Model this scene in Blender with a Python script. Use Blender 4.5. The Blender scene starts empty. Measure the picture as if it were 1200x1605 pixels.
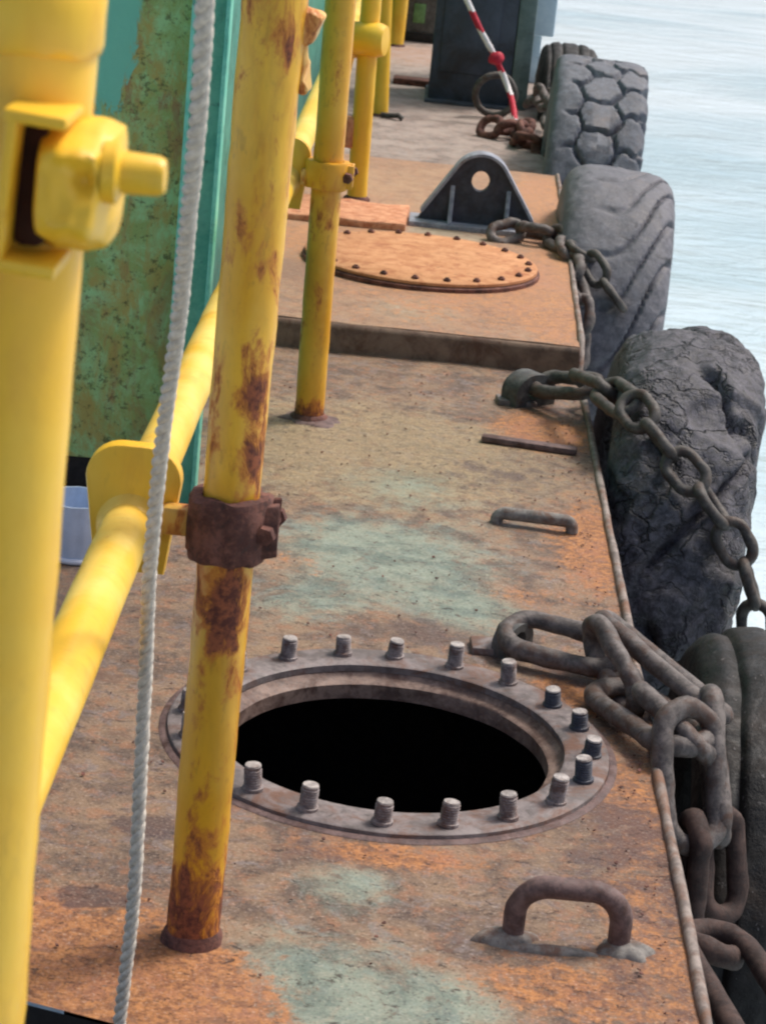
import bpy, bmesh, math, random
from mathutils import Vector, Matrix, noise
random.seed(7)
V = Vector
R = math.radians
PI = math.pi
sc = bpy.context.scene
COL = sc.collection

# ------------------------------------------------------------------ camera
CAM_POS = V((0, 0, 1.206))
FW = V((-0.00101323, 0.94951161, -0.31373025))
RT = V((0.99468114, 0.03327028, 0.09748081))
UP = V((-0.10299705, 0.31196279, 0.94449501))
cam = bpy.data.cameras.new('camera')
cam.sensor_fit = 'VERTICAL'
cam.sensor_height = 36
cam.lens = 3499.85 / 1605 * 36
cam.clip_start = 0.05
cam.clip_end = 5000
cam.dof.use_dof = True
cam.dof.focus_distance = 3.0
cam.dof.aperture_fstop = 20.0
cam_o = bpy.data.objects.new('camera', cam)
COL.objects.link(cam_o)
m = Matrix((RT, UP, -FW)).transposed().to_4x4()
m.translation = CAM_POS
cam_o.matrix_world = m
sc.camera = cam_o

# ------------------------------------------------------------------ sky + sun
SUN_EL, SUN_AZ = 58, 55          # azimuth clockwise from +Y (ahead of the camera, to the right)
world = bpy.data.worlds.new('World')
sc.world = world
world.use_nodes = True
wn = world.node_tree
bg = wn.nodes['Background']
sky = wn.nodes.new('ShaderNodeTexSky')
sky.sky_type = 'NISHITA'
sky.sun_disc = False
sky.sun_elevation = R(SUN_EL)
sky.sun_rotation = R(SUN_AZ)
sky.air_density = 1.0
sky.dust_density = 5.0
sky.ozone_density = 0.6
wn.links.new(sky.outputs[0], bg.inputs['Color'])
bg.inputs['Strength'].default_value = 0.125
sun = bpy.data.lights.new('sun', 'SUN')
sun.energy = 2.0
sun.angle = R(14)
sun.color = (1.0, 0.96, 0.9)
sun_o = bpy.data.objects.new('sun', sun)
COL.objects.link(sun_o)
sd = V((math.sin(R(SUN_AZ)) * math.cos(R(SUN_EL)), math.cos(R(SUN_AZ)) * math.cos(R(SUN_EL)), math.sin(R(SUN_EL))))
sun_o.rotation_euler = (-sd).to_track_quat('-Z', 'Y').to_euler()
sc.view_settings.view_transform = 'Standard'
sc.view_settings.look = 'None'
sc.view_settings.gamma = 1
sc.view_settings.use_curve_mapping = False
sc.view_settings.exposure = 0.42
sc.render.film_transparent = False
sc.cycles.filter_width = 2.2

# ------------------------------------------------------------------ node helpers
def lin(r, g, b):
    f = lambda c: (c / 255 / 12.92) if c / 255 <= 0.04045 else ((c / 255 + 0.055) / 1.055) ** 2.4
    return (f(r), f(g), f(b), 1)

class NT:
    def __init__(s, name):
        s.mat = bpy.data.materials.new(name)
        s.mat.use_nodes = True
        s.t = s.mat.node_tree
        s.bsdf = s.t.nodes['Principled BSDF']
        g = s.t.nodes.new('ShaderNodeNewGeometry')
        s.pos = g.outputs['Position']
        s.nrm = g.outputs['Normal']
    def link(s, a, b):
        s.t.links.new(a, b)
    def put(s, sock, v):
        if isinstance(v, bpy.types.NodeSocket): s.link(v, sock)
        else: sock.default_value = v
    def math(s, op, a, b=0.0, clamp=False):
        n = s.t.nodes.new('ShaderNodeMath'); n.operation = op; n.use_clamp = clamp
        s.put(n.inputs[0], a); s.put(n.inputs[1], b)
        return n.outputs[0]
    def add(s, a, b): return s.math('ADD', a, b)
    def mul(s, a, b): return s.math('MULTIPLY', a, b)
    def scale(s, v, sv, off=(0, 0, 0)):
        n = s.t.nodes.new('ShaderNodeMapping')
        s.put(n.inputs['Vector'], v); n.inputs['Scale'].default_value = sv; n.inputs['Location'].default_value = off
        return n.outputs[0]
    def noise(s, scale, detail=5, rough=0.6, dist=0.0, vec=None):
        n = s.t.nodes.new('ShaderNodeTexNoise')
        s.link(vec if vec is not None else s.pos, n.inputs['Vector'])
        n.inputs['Scale'].default_value = scale; n.inputs['Detail'].default_value = detail
        n.inputs['Roughness'].default_value = rough; n.inputs['Distortion'].default_value = dist
        return n.outputs['Fac']
    def voro(s, scale, feature='F1', vec=None):
        n = s.t.nodes.new('ShaderNodeTexVoronoi'); n.feature = feature
        s.link(vec if vec is not None else s.pos, n.inputs['Vector'])
        n.inputs['Scale'].default_value = scale
        return n.outputs['Distance']
    def step(s, v, lo, hi, a=0.0, b=1.0):
        n = s.t.nodes.new('ShaderNodeMapRange'); n.interpolation_type = 'SMOOTHSTEP'
        s.put(n.inputs['Value'], v)
        n.inputs['From Min'].default_value = lo; n.inputs['From Max'].default_value = hi
        n.inputs['To Min'].default_value = a; n.inputs['To Max'].default_value = b
        return n.outputs['Result']
    def mix(s, fac, a, b, mode='MIX'):
        n = s.t.nodes.new('ShaderNodeMix'); n.data_type = 'RGBA'; n.blend_type = mode
        s.put(n.inputs[0], fac); s.put(n.inputs[6], a); s.put(n.inputs[7], b)
        return n.outputs[2]
    def blob(s, c, r, squash=(1, 1, 1)):
        d = s.t.nodes.new('ShaderNodeVectorMath'); d.operation = 'DISTANCE'
        v = s.scale(s.pos, squash)
        s.link(v, d.inputs[0]); d.inputs[1].default_value = tuple(c[i] * squash[i] for i in range(3))
        return s.step(d.outputs['Value'], 0, r, 1, 0)
    def sep(s, v=None):
        n = s.t.nodes.new('ShaderNodeSeparateXYZ'); s.link(v if v is not None else s.pos, n.inputs[0])
        return n.outputs
    def bump(s, h, strength=0.4, dist=0.004):
        n = s.t.nodes.new('ShaderNodeBump'); s.link(h, n.inputs['Height'])
        n.inputs['Strength'].default_value = strength; n.inputs['Distance'].default_value = dist
        s.link(n.outputs[0], s.bsdf.inputs['Normal'])
    def done(s, color, rough=0.7, metal=0.0, spec=0.4):
        s.put(s.bsdf.inputs['Base Color'], color); s.put(s.bsdf.inputs['Roughness'], rough)
        s.put(s.bsdf.inputs['Metallic'], metal); s.bsdf.inputs['Specular IOR Level'].default_value = spec
        return s.mat

# ------------------------------------------------------------------ materials
def deck_material(name, orange_blobs, teal_blobs, dark_blobs, sand_blobs, orange_bias=0.0, pale=0.0, film_y=None):
    n = NT(name)
    def nz(scale, detail, rough, dist, off): return n.noise(scale, detail, rough, dist, n.scale(n.pos, (1, 1, 1), off))
    big = nz(3.2, 8, 0.68, 0.5, (0, 0, 0))
    mid = nz(11, 9, 0.72, 0.4, (2, 5, 1))
    mid2 = nz(24, 9, 0.74, 0.5, (7, 1, 3))
    fine = nz(70, 7, 0.75, 0.2, (1, 1, 1))
    tiny = nz(240, 4, 0.65, 0, (4, 4, 4))
    def total(blobs):
        t = None
        for b in blobs:
            v = n.mul(n.blob(*b[:2], *(b[3:4])), b[2])
            t = v if t is None else n.add(t, v)
        return t
    # brown and mauve grey oxide ground
    c = n.mix(n.step(mid, 0.4, 0.6), lin(92, 76, 66), lin(136, 112, 90))
    c = n.mix(n.step(mid2, 0.5, 0.62, 0, 0.7), c, lin(122, 110, 108))
    c = n.mix(n.step(nz(34, 8, 0.75, 0.3, (6, 6, 2)), 0.5, 0.6, 0, 0.6), c, lin(146, 102, 74))
    # sandy ochre film
    sd_ = n.add(n.add(n.mul(mid, 0.5), n.mul(mid2, 0.5)), n.mul(total(sand_blobs), 0.22))
    c = n.mix(n.step(sd_, 0.56, 0.74, 0, 0.65), c, n.mix(n.step(fine, 0.4, 0.6), lin(128, 112, 84), lin(164, 146, 112)))
    # teal paint remnants, broken up
    tl = n.add(n.add(n.mul(big, 0.35), n.add(n.mul(mid2, 0.4), n.mul(fine, 0.25))), n.mul(total(teal_blobs), 0.2))
    c = n.mix(n.step(tl, 0.53, 0.75, 0, 0.7), c, n.mix(n.step(mid, 0.4, 0.6), lin(104, 126, 116), lin(136, 156, 142)))
    # orange rust
    orr = n.add(n.add(n.mul(big, 0.3), n.add(n.mul(mid2, 0.4), n.mul(fine, 0.3))), n.add(n.mul(total(orange_blobs), 0.24), orange_bias))
    oc = n.mix(n.step(fine, 0.4, 0.6), lin(122, 78, 50), lin(178, 122, 74))
    oc = n.mix(n.step(mid, 0.45, 0.62, 0, 0.6), oc, lin(158, 104, 78))
    c = n.mix(n.step(orr, 0.56, 0.70, 0, 0.95), c, oc)
    # dark scars, purple bruises
    dk = n.add(n.mul(mid, 0.5), n.add(n.mul(mid2, 0.5), n.mul(total(dark_blobs), 0.2)))
    c = n.mix(n.step(dk, 0.57, 0.69, 0, 0.8), c, lin(78, 62, 60))
    sc1 = n.step(n.noise(42, 6, 0.78, 0.5, n.scale(n.pos, (1.0, 1.6, 1), (2, 2, 9))), 0.575, 0.64)
    c = n.mix(n.mul(sc1, 0.8), c, lin(56, 40, 36))
    c = n.mix(n.step(tiny, 0.54, 0.70, 0, 0.35), c, lin(196, 180, 164))
    c = n.mix(n.step(tiny, 0.46, 0.32, 0, 0.6), c, lin(58, 42, 38))
    chip = n.add(n.mul(nz(15, 9, 0.78, 0.9, (8, 3, 5)), 0.75), n.mul(fine, 0.25))
    c = n.mix(n.step(chip, 0.565, 0.585, 0, 0.6), c, lin(104, 78, 66))
    c = n.mix(n.step(chip, 0.425, 0.41, 0, 0.22), c, lin(160, 140, 120))
    if pale: c = n.mix(n.mul(n.step(n.sep()[1], 4.6, 6.2, 0.7, 1.2), pale), c, lin(206, 160, 126))
    if film_y: c = n.mix(n.mul(n.step(n.sep()[1], film_y - 0.4, film_y + 0.6), n.step(mid, 0.35, 0.6, 0.25, 0.55)), c, lin(182, 170, 166))
    h = n.add(n.add(n.mul(mid2, 0.5), n.mul(fine, 0.45)), n.add(n.mul(tiny, 0.15), n.mul(sc1, -0.3)))
    n.bump(h, 0.5, 0.006)
    return n.done(c, n.step(fine, 0.3, 0.7, 0.5, 0.85), 0, 0.35)

M = {}
M['deck'] = deck_material('rusty_deck_steel',
    [((-0.34, 2.02, 0), 0.34, 1.7), ((-0.15, 1.97, 0), 0.2, 1.2), ((0.36, 2.1, 0), 0.20, 0.75, (1, 0.3, 1)), ((0.2, 2.1, 0), 0.16, 0.75, (1, 1.5, 1)), ((0.35, 2.6, 0), 0.12, 0.7, (1, 0.25, 1)), ((0.36, 3.6, 0), 0.13, 1.1, (1, 0.22, 1)), ((0.30, 4.25, 0), 0.18, 1.3, (1, 0.7, 1)),
     ((0.05, 2.37, 0), 0.25, 0.9, (1, 4, 1)), ((0.3, 2.95, 0), 0.13, 1.3), ((0.25, 7.2, 0), 0.4, 1.3, (1.6, 0.8, 1)), ((-0.15, 3.35, 0), 0.14, 0.7), ((0.22, 3.3, 0), 0.12, 0.7), ((-0.12, 10.3, 0), 0.8, 0.9)],
    [((-0.02, 2.02, 0), 0.22, 1.6), ((0.14, 2.06, 0), 0.1, 1.0), ((0.0, 2.28, 0), 0.1, 1.0), ((0.0, 3.42, 0), 0.36, 1.45), ((0.15, 3.2, 0), 0.16, 1.1), ((-0.12, 3.15, 0), 0.16, 0.9), ((0.05, 3.8, 0), 0.2, 0.8)],
    [((0.35, 2.45, 0), 0.2, 0.8, (1, 0.4, 1)), ((0.33, 2.1, 0), 0.14, 0.5), ((-0.27, 2.20, 0), 0.07, 1.6, (1, 1.5, 1)), ((-0.24, 2.38, 0), 0.08, 1.4, (1, 1.5, 1)), ((0.08, 3.1, 0), 0.16, 0.9, (1, 1.4, 1)), ((0.2, 3.95, 0), 0.22, 0.6), ((0.29, 3.0, 0), 0.1, 1.2), ((-0.05, 2.36, 0), 0.1, 0.7), ((-0.45, 3.0, 0), 0.4, 0.6)],
    [((-0.02, 4.0, 0), 0.6, 1.5), ((-0.05, 3.0, 0), 0.4, 0.4), ((0.1, 8.0, 0), 1.0, 0.2)], -0.02, 0.0, 7.0)
M['platform'] = deck_material('rusty_platform_steel',
    [((0.15, 5.2, 0.07), 0.8, 0.75), ((0.36, 5.3, 0.07), 0.16, 1.3, (1, 0.2, 1)), ((-0.2, 5.6, 0.07), 0.4, 0.9), ((0.37, 6.4, 0.07), 0.25, 1.5, (1.5, 0.3, 1))],
    [((0.02, 4.93, 0.07), 0.22, 1.1), ((0.08, 5.82, 0.07), 0.2, 1.8, (1, 1.6, 1))],
    [((-0.27, 5.2, 0.07), 0.3, 0.9), ((0.2, 4.95, 0.07), 0.15, 0.5)],
    [((0.1, 6.5, 0.07), 0.8, 0.6)], 0.0, 0.30)

def steel_material(name, base, light, rust, rust_amt=0.5, scale=22, rough=0.62, blobs=()):
    n = NT(name)
    a = n.noise(scale, 6, 0.68, 0.3)
    b = n.noise(scale * 5, 5, 0.7)
    c = n.mix(n.step(n.add(n.mul(a, 0.65), n.mul(b, 0.35)), 0.40, 0.60), base, light)
    f = n.noise(scale * 0.7, 6, 0.7, 0.6, n.scale(n.pos, (1, 1, 1), (4, 8, 3)))
    c = n.mix(n.step(f, 0.62 - 0.3 * rust_amt, 0.82 - 0.3 * rust_amt, 0, 0.9), c, rust)
    c = n.mix(n.step(n.noise(scale * 2, 7, 0.72, 0.4), 0.42, 0.30, 0, 0.6), c, (0.03, 0.022, 0.018, 1))
    n.bump(n.add(n.mul(a, 0.7), n.mul(b, 0.3)), 0.55, 0.004)
    return n.done(c, n.step(b, 0.3, 0.7, rough - 0.12, rough + 0.2), 0.0, 0.45)

M['flange'] = steel_material('grey_flange_steel', lin(94, 86, 84), lin(132, 122, 120), lin(106, 74, 58), 0.5, 26)
M['neck'] = steel_material('rusty_neck_steel', lin(92, 72, 64), lin(138, 116, 104), lin(78, 52, 42), 0.5, 30)
M['stud'] = steel_material('stud_steel', lin(104, 92, 90), lin(150, 140, 138), lin(96, 66, 54), 0.5, 70, 0.5)
M['stud_end'] = steel_material('worn_stud_end', lin(124, 116, 112), lin(180, 172, 166), lin(112, 88, 76), 0.3, 60, 0.45)
M['stud_dark'] = steel_material('dark_stud_steel', lin(46, 48, 58), lin(70, 74, 86), lin(70, 52, 48), 0.3, 70, 0.5)
M['hatch'] = steel_material('orange_rust_plate', lin(178, 122, 82), lin(198, 146, 104), lin(158, 98, 64), 0.45, 26, 0.85)
M['rust'] = steel_material('dark_red_rust', lin(78, 46, 40), lin(124, 82, 70), lin(52, 32, 30), 0.45, 40, 0.8)
M['orange_rust'] = steel_material('bright_orange_rust', lin(182, 116, 80), lin(210, 156, 120), lin(150, 92, 68), 0.35, 44, 0.85)
M['handle'] = steel_material('purple_brown_steel', lin(80, 62, 60), lin(116, 94, 90), lin(76, 50, 42), 0.45, 40, 0.65)
M['weld'] = steel_material('grey_green_weld', lin(92, 88, 84), lin(136, 132, 126), lin(106, 76, 60), 0.55, 40, 0.75)
M['edge'] = steel_material('pink_grey_edge_bar', lin(104, 92, 86), lin(150, 138, 130), lin(116, 80, 58), 0.55, 24, 0.6)
M['chain'] = steel_material('grey_brown_chain', lin(70, 64, 62), lin(112, 104, 100), lin(78, 54, 42), 0.5, 40, 0.6)
M['chain_rust_shade'] = steel_material('rusty_shaded_chain', lin(50, 38, 35), lin(80, 62, 56), lin(44, 30, 26), 0.5, 40, 0.8)
M['chain_dark'] = steel_material('dark_chain', lin(56, 53, 51), lin(92, 87, 82), lin(70, 52, 42), 0.5, 40, 0.6)
M['eye'] = steel_material('dark_grey_eye_plate', lin(60, 60, 60), lin(92, 92, 90), lin(72, 58, 50), 0.35, 40, 0.6)
M['lug'] = steel_material('black_lug_steel', lin(40, 42, 50), lin(62, 64, 74), lin(56, 50, 52), 0.2, 25, 0.6)
M['lug_light'] = steel_material('pale_lug_edge', lin(120, 124, 136), lin(158, 160, 170), lin(120, 104, 96), 0.3, 30, 0.55)
M['hull'] = steel_material('dark_hull_steel', lin(46, 36, 34), lin(66, 54, 50), lin(60, 38, 30), 0.5, 9, 0.75)
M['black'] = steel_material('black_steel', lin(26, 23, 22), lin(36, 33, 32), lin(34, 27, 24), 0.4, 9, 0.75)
M['navy'] = steel_material('dark_navy_paint', lin(52, 60, 70), lin(72, 80, 92), lin(46, 44, 46), 0.4, 6, 0.55)
M['greengrey'] = steel_material('grey_green_paint', lin(86, 104, 102), lin(112, 128, 126), lin(70, 76, 72), 0.3, 8, 0.55)
M['paleblue'] = steel_material('pale_blue_grey_paint', lin(178, 198, 210), lin(198, 214, 222), lin(150, 162, 168), 0.35, 5, 0.5)
M['dark_platform_face'] = steel_material('brown_riser_steel', lin(96, 76, 64), lin(128, 106, 90), lin(84, 56, 42), 0.5, 16, 0.75)

def yellow_material(name, zs, amount=0.0, base=(232, 172, 40), pale=(240, 192, 76), spots=(), grime=1.0):
    """yellow gloss paint chipped to rust in bands at the heights given in zs = [(z, spread, strength)]"""
    n = NT(name)
    z = n.sep()[2]
    a = n.noise(28, 6, 0.7, 0.4, n.scale(n.pos, (1, 1, 0.45)))
    b = n.noise(110, 5, 0.7)
    big = n.noise(7, 4, 0.6, 0.2)
    c = n.mix(n.step(big, 0.36, 0.66), lin(*base), lin(*pale))
    c = n.mix(n.step(n.noise(16, 5, 0.65, 0.6, n.scale(n.pos, (1, 1, 0.25), (3, 3, 3))), 0.52, 0.70, 0, 0.3 + 0.4 * grime), c, lin(202, 126, 36) if grime > 0.9 else lin(222, 158, 44))
    c = n.mix(n.step(n.noise(5, 7, 0.7, 0.6, n.scale(n.pos, (1, 1, 0.3), (1, 6, 2))), 0.48, 0.66, 0, 0.45 * grime), c, lin(176, 132, 52))
    c = n.mix(n.step(n.noise(60, 5, 0.7, 0.2, n.scale(n.pos, (1, 1, 0.35), (1, 2, 2))), 0.56, 0.68, 0, 0.35 * grime), c, lin(150, 104, 44))
    k = n.add(n.mul(n.math('SUBTRACT', a, 0.214), 1.4), n.add(n.mul(b, 0.2), amount))
    for (z0, sp, st) in zs:
        d = n.math('ABSOLUTE', n.math('SUBTRACT', z, z0))
        k = n.add(k, n.mul(n.step(d, 0, sp, 1, 0), st))
    for (p_, r_, st) in spots:
        k = n.add(k, n.mul(n.blob(p_, r_, (1, 1, 0.6)), st))
    c = n.mix(n.step(k, 0.54, 0.70, 0, 0.85), c, lin(192, 112, 44))
    c = n.mix(n.step(k, 0.66, 0.80), c, n.mix(n.step(b, 0.4, 0.62), lin(92, 50, 40), lin(150, 86, 56)))
    n.bump(n.add(n.mul(n.step(k, 0.66, 0.76), -0.5), n.add(n.mul(a, 0.25), n.mul(b, 0.15))), 0.45, 0.004)
    return n.done(c, n.step(k, 0.6, 0.76, 0.38, 0.85), 0.0, 0.45)

M['yellow_main'] = yellow_material('chipped_yellow_paint', [(0.0, 0.13, 0.36), (0.12, 0.1, 0.10), (0.38, 0.11, 0.16), (0.6, 0.14, 0.10), (1.0, 0.12, 0.06)], -0.025, (228, 168, 34), (238, 186, 58), [((-0.135, 2.108, 0.61), 0.030, 0.22), ((-0.135, 2.110, 0.545), 0.034, 0.24), ((-0.150, 2.102, 0.395), 0.045, 0.22), ((-0.152, 2.102, 0.36), 0.03, 0.2), ((-0.17, 2.10, 0.08), 0.05, 0.16), ((-0.17, 2.10, 1.0), 0.06, 0.07), ((-0.135, 2.11, 0.945), 0.03, 0.14), ((-0.14, 2.11, 0.83), 0.03, 0.10)], 0.95)
M['yellow_post'] = yellow_material('worn_yellow_paint', [(0.0, 0.06, 0.4), (0.42, 0.09, 0.12), (0.2, 0.2, 0.02)], -0.04, (220, 156, 36), (232, 178, 60))
M['flaked'] = yellow_material('flaked_yellow_paint', [], 0.08, (226, 176, 80), (236, 196, 120))
M['yellow'] = yellow_material('yellow_gloss_paint', [], -0.16, (238, 184, 44), (242, 196, 64), (), 0.35)
M['yellow_rail'] = yellow_material('pale_yellow_paint', [], -0.16, (242, 190, 60), (246, 212, 108), (), 0.4)

def green_wall():
    n = NT('weathered_green_paint')
    a = n.noise(16, 7, 0.72, 0.5)
    b = n.noise(70, 6, 0.75)
    c = n.mix(n.step(a, 0.4, 0.62), lin(146, 172, 100), lin(160, 206, 142))
    c = n.mix(n.step(n.add(n.mul(n.noise(13, 8, 0.74, 0.6, n.scale(n.pos, (1, 1, 0.5), (4, 4, 2))), 0.7), n.mul(n.noise(40, 6, 0.75, 0.4, n.scale(n.pos, (1, 1, 0.4), (2, 2, 2))), 0.3)), 0.45, 0.58, 0, 0.9), c, lin(172, 156, 84))
    c = n.mix(n.step(b, 0.53, 0.64, 0, 0.8), c, lin(84, 90, 54))
    zz = n.sep()[2]
    c = n.mix(n.mul(n.step(n.noise(13, 8, 0.76, 0.6, n.scale(n.pos, (1, 1, 0.35), (8, 1, 1))), 0.5, 0.60), n.step(zz, 0.3, 0.9, 0.4, 0.8)), c, lin(150, 108, 78))
    # fresh teal paint: two patches of overpainting
    t = n.add(n.mul(n.blob((-0.50, 3.55, 0.80), 0.13, (1.7, 0.3, 0.4)), 0.62), n.mul(n.noise(30, 7, 0.75, 0.5, n.scale(n.pos, (1, 1, 0.4), (1, 1, 1))), 0.9))
    c = n.mix(n.step(t, 0.74, 0.84, 0, 0.95), c, lin(116, 196, 168))
    n.bump(n.add(a, n.mul(b, 0.6)), 0.6, 0.004)
    return n.done(c, 0.75, 0, 0.3)
M['green'] = green_wall()
M['teal_dull'] = steel_material('dull_teal_paint', lin(62, 132, 118), lin(84, 154, 138), lin(56, 100, 84), 0.4, 14, 0.6)
M['teal'] = steel_material('teal_gloss_paint', lin(96, 190, 166), lin(126, 210, 184), lin(66, 140, 118), 0.2, 18, 0.4)

def tyre_material(name, base, light, dust, dust_amt=0.5, scale=14, cracks=0.0):
    n = NT(name)
    a = n.noise(scale, 7, 0.7, 0.4)
    b = n.noise(scale * 6, 6, 0.75)
    c = n.mix(n.step(b, 0.35, 0.7), base, light)
    c = n.mix(n.step(a, 0.62 - 0.2 * dust_amt, 0.9 - 0.3 * dust_amt, 0, 0.7), c, dust)
    c = n.mix(n.step(n.noise(scale * 12, 3, 0.6), 0.66, 0.74, 0, 0.45), c, lin(140, 136, 136))
    c = n.mix(n.step(n.noise(scale * 1.6, 8, 0.75, 0.8, n.scale(n.pos, (1, 1, 1.6), (3, 3, 3))), 0.42, 0.34, 0, 0.65), c, lin(30, 28, 28))
    h = n.add(n.mul(a, 0.5), n.mul(b, 0.5))
    if cracks:
        wob = n.t.nodes.new('ShaderNodeVectorMath'); wob.operation = 'ADD'
        nz = n.t.nodes.new('ShaderNodeTexNoise'); nz.inputs['Scale'].default_value = 9; nz.inputs['Detail'].default_value = 5
        n.link(n.pos, nz.inputs['Vector'])
        sc_ = n.t.nodes.new('ShaderNodeVectorMath'); sc_.operation = 'SCALE'; sc_.inputs['Scale'].default_value = 0.22
        n.link(nz.outputs['Color'], sc_.inputs[0]); n.link(n.pos, wob.inputs[0]); n.link(sc_.outputs[0], wob.inputs[1])
        e1 = n.voro(9, 'DISTANCE_TO_EDGE', n.scale(wob.outputs[0], (0.7, 1, 1.5)))
        e2 = n.voro(26, 'DISTANCE_TO_EDGE', n.scale(wob.outputs[0], (0.6, 1, 1.6)))
        k1 = n.mul(n.step(e1, 0.05, 0.0), n.step(n.noise(5, 3), 0.42, 0.55))
        k2 = n.mul(n.step(e2, 0.06, 0.0), n.step(n.noise(7, 3), 0.45, 0.6))
        c = n.mix(n.mul(n.math('MAXIMUM', k1, n.mul(k2, 0.7)), cracks), c, lin(18, 17, 17))
        h = n.add(h, n.add(n.mul(k1, -1.2), n.mul(k2, -0.6)))
    n.bump(h, 0.8, 0.008)
    return n.done(c, n.step(b, 0.35, 0.65, 0.5, 0.8), 0, 0.5)
M['tyre_worn'] = tyre_material('worn_grey_rubber', lin(48, 47, 51), lin(102, 100, 108), lin(96, 90, 88), 0.5, 14, 0.6)
M['tyre_grey'] = tyre_material('pale_grey_rubber', lin(82, 82, 88), lin(118, 117, 124), lin(118, 110, 106), 0.5, 8)
M['tyre_block'] = tyre_material('blue_grey_rubber', lin(78, 80, 87), lin(116, 119, 128), lin(124, 112, 108), 0.5, 8)
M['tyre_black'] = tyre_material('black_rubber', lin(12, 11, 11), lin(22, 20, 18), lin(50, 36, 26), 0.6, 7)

def plain(name, col, rough=0.5, scale=40, var=0.25):
    n = NT(name)
    a = n.noise(scale, 5, 0.65)
    dark = tuple(c * (1 - var) for c in col[:3]) + (1,)
    c = n.mix(n.step(a, 0.3, 0.7), dark, col)
    n.bump(a, 0.25, 0.002)
    return n.done(c, rough, 0, 0.4)
M['rope'] = plain('grey_white_rope', lin(222, 212, 198), 0.85, 160, 0.35)
M['white'] = plain('white_band', lin(226, 222, 222), 0.6, 60, 0.12)
M['red'] = plain('red_band', lin(188, 30, 56), 0.6, 60, 0.2)
M['cup'] = plain('pale_blue_plastic', lin(196, 212, 234), 0.3, 30, 0.15)
M['cup_rim'] = plain('white_plastic', lin(214, 216, 224), 0.35, 30, 0.08)
M['leaf'] = plain('green_patch', lin(110, 150, 96), 0.6, 40, 0.4)
M['slot_shade'] = plain('dark_slot_shade', lin(58, 30, 22), 0.85, 80, 0.5)

def water_material():
    n = NT('pale_harbour_water')
    v = n.scale(n.pos, (0.55, 1.0, 1.0))
    w1 = n.noise(1.6, 5, 0.6, 0.8, v)
    w2 = n.noise(6.0, 4, 0.6, 0.5, n.scale(n.pos, (0.6, 1.2, 1)))
    w3 = n.noise(0.35, 3, 0.5, 0.4, v)
    c = n.mix(n.step(w3, 0.35, 0.65), lin(174, 198, 206), lin(208, 222, 227))
    n.bump(n.add(n.mul(w1, 1.0), n.add(n.mul(w2, 0.35), n.mul(w3, 0.8))), 0.5, 0.12)
    m = n.done(c, 0.16, 0, 0.5)
    n.bsdf.inputs['IOR'].default_value = 1.33
    return m
M['water'] = water_material()

# ------------------------------------------------------------------ mesh helpers
def thing(name, label, cat, loc=(0, 0, 0), group=None):
    o = bpy.data.objects.new(name, None)
    o.empty_display_size = 0.1
    COL.objects.link(o)
    o.location = loc
    o['label'] = label; o['category'] = cat
    if group: o['group'] = group
    return o

def build(name, bm, mat, parent=None, smooth=35, label=None, loc=None):
    me = bpy.data.meshes.new(name)
    off = V(parent['abs']) if (parent is not None and 'abs' in parent.keys()) else (parent.location.copy() if parent is not None else V(loc) if loc else V((0, 0, 0)))
    bmesh.ops.translate(bm, verts=bm.verts, vec=-off)
    bm.to_mesh(me); bm.free()
    for mt in (mat if isinstance(mat, (list, tuple)) else [mat]): me.materials.append(mt)
    for p in me.polygons: p.use_smooth = True
    me.set_sharp_from_angle(angle=R(smooth))
    o = bpy.data.objects.new(name, me)
    COL.objects.link(o)
    if parent is not None: o.parent = parent
    elif loc: o.location = loc
    if label: o['label'] = label
    return o

def sub(name, bm, mat, part, root, smooth=35):
    """a sub-part: mesh in world coordinates, child of part (whose origin coincides with its root's)"""
    me_off = root.location.copy()
    me = bpy.data.meshes.new(name)
    bmesh.ops.translate(bm, verts=bm.verts, vec=-me_off)
    bm.to_mesh(me); bm.free()
    me.materials.append(mat)
    for p in me.polygons: p.use_smooth = True
    me.set_sharp_from_angle(angle=R(smooth))
    o = bpy.data.objects.new(name, me); COL.objects.link(o); o.parent = part
    return o

def tag(o, label, cat, group=None):
    o['label'] = label; o['category'] = cat
    if group: o['group'] = group
    return o

def structure(o):
    o['kind'] = 'structure'
    return o

def add_box(bm, c, s, rot=None, bevel=0.0, seg=2):
    r = bmesh.ops.create_cube(bm, size=1)
    vs = r['verts']
    for v in vs: v.co = V((v.co.x * s[0], v.co.y * s[1], v.co.z * s[2]))
    if bevel:
        es = list({e for v in vs for e in v.link_edges})
        rr = bmesh.ops.bevel(bm, geom=es, offset=bevel, segments=seg, affect='EDGES', profile=0.5)
        vs = list({v for f in rr['faces'] for v in f.verts} | {v for v in vs if v.is_valid})
        seen = set(vs); stack = list(vs)
        while stack:
            q = stack.pop()
            for e in q.link_edges:
                o = e.other_vert(q)
                if o not in seen: seen.add(o); stack.append(o)
        vs = list(seen)
    mt = Matrix.Translation(V(c)) @ (rot.to_4x4() if rot is not None else Matrix.Identity(4))
    bmesh.ops.transform(bm, matrix=mt, verts=vs)
    return vs

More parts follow.
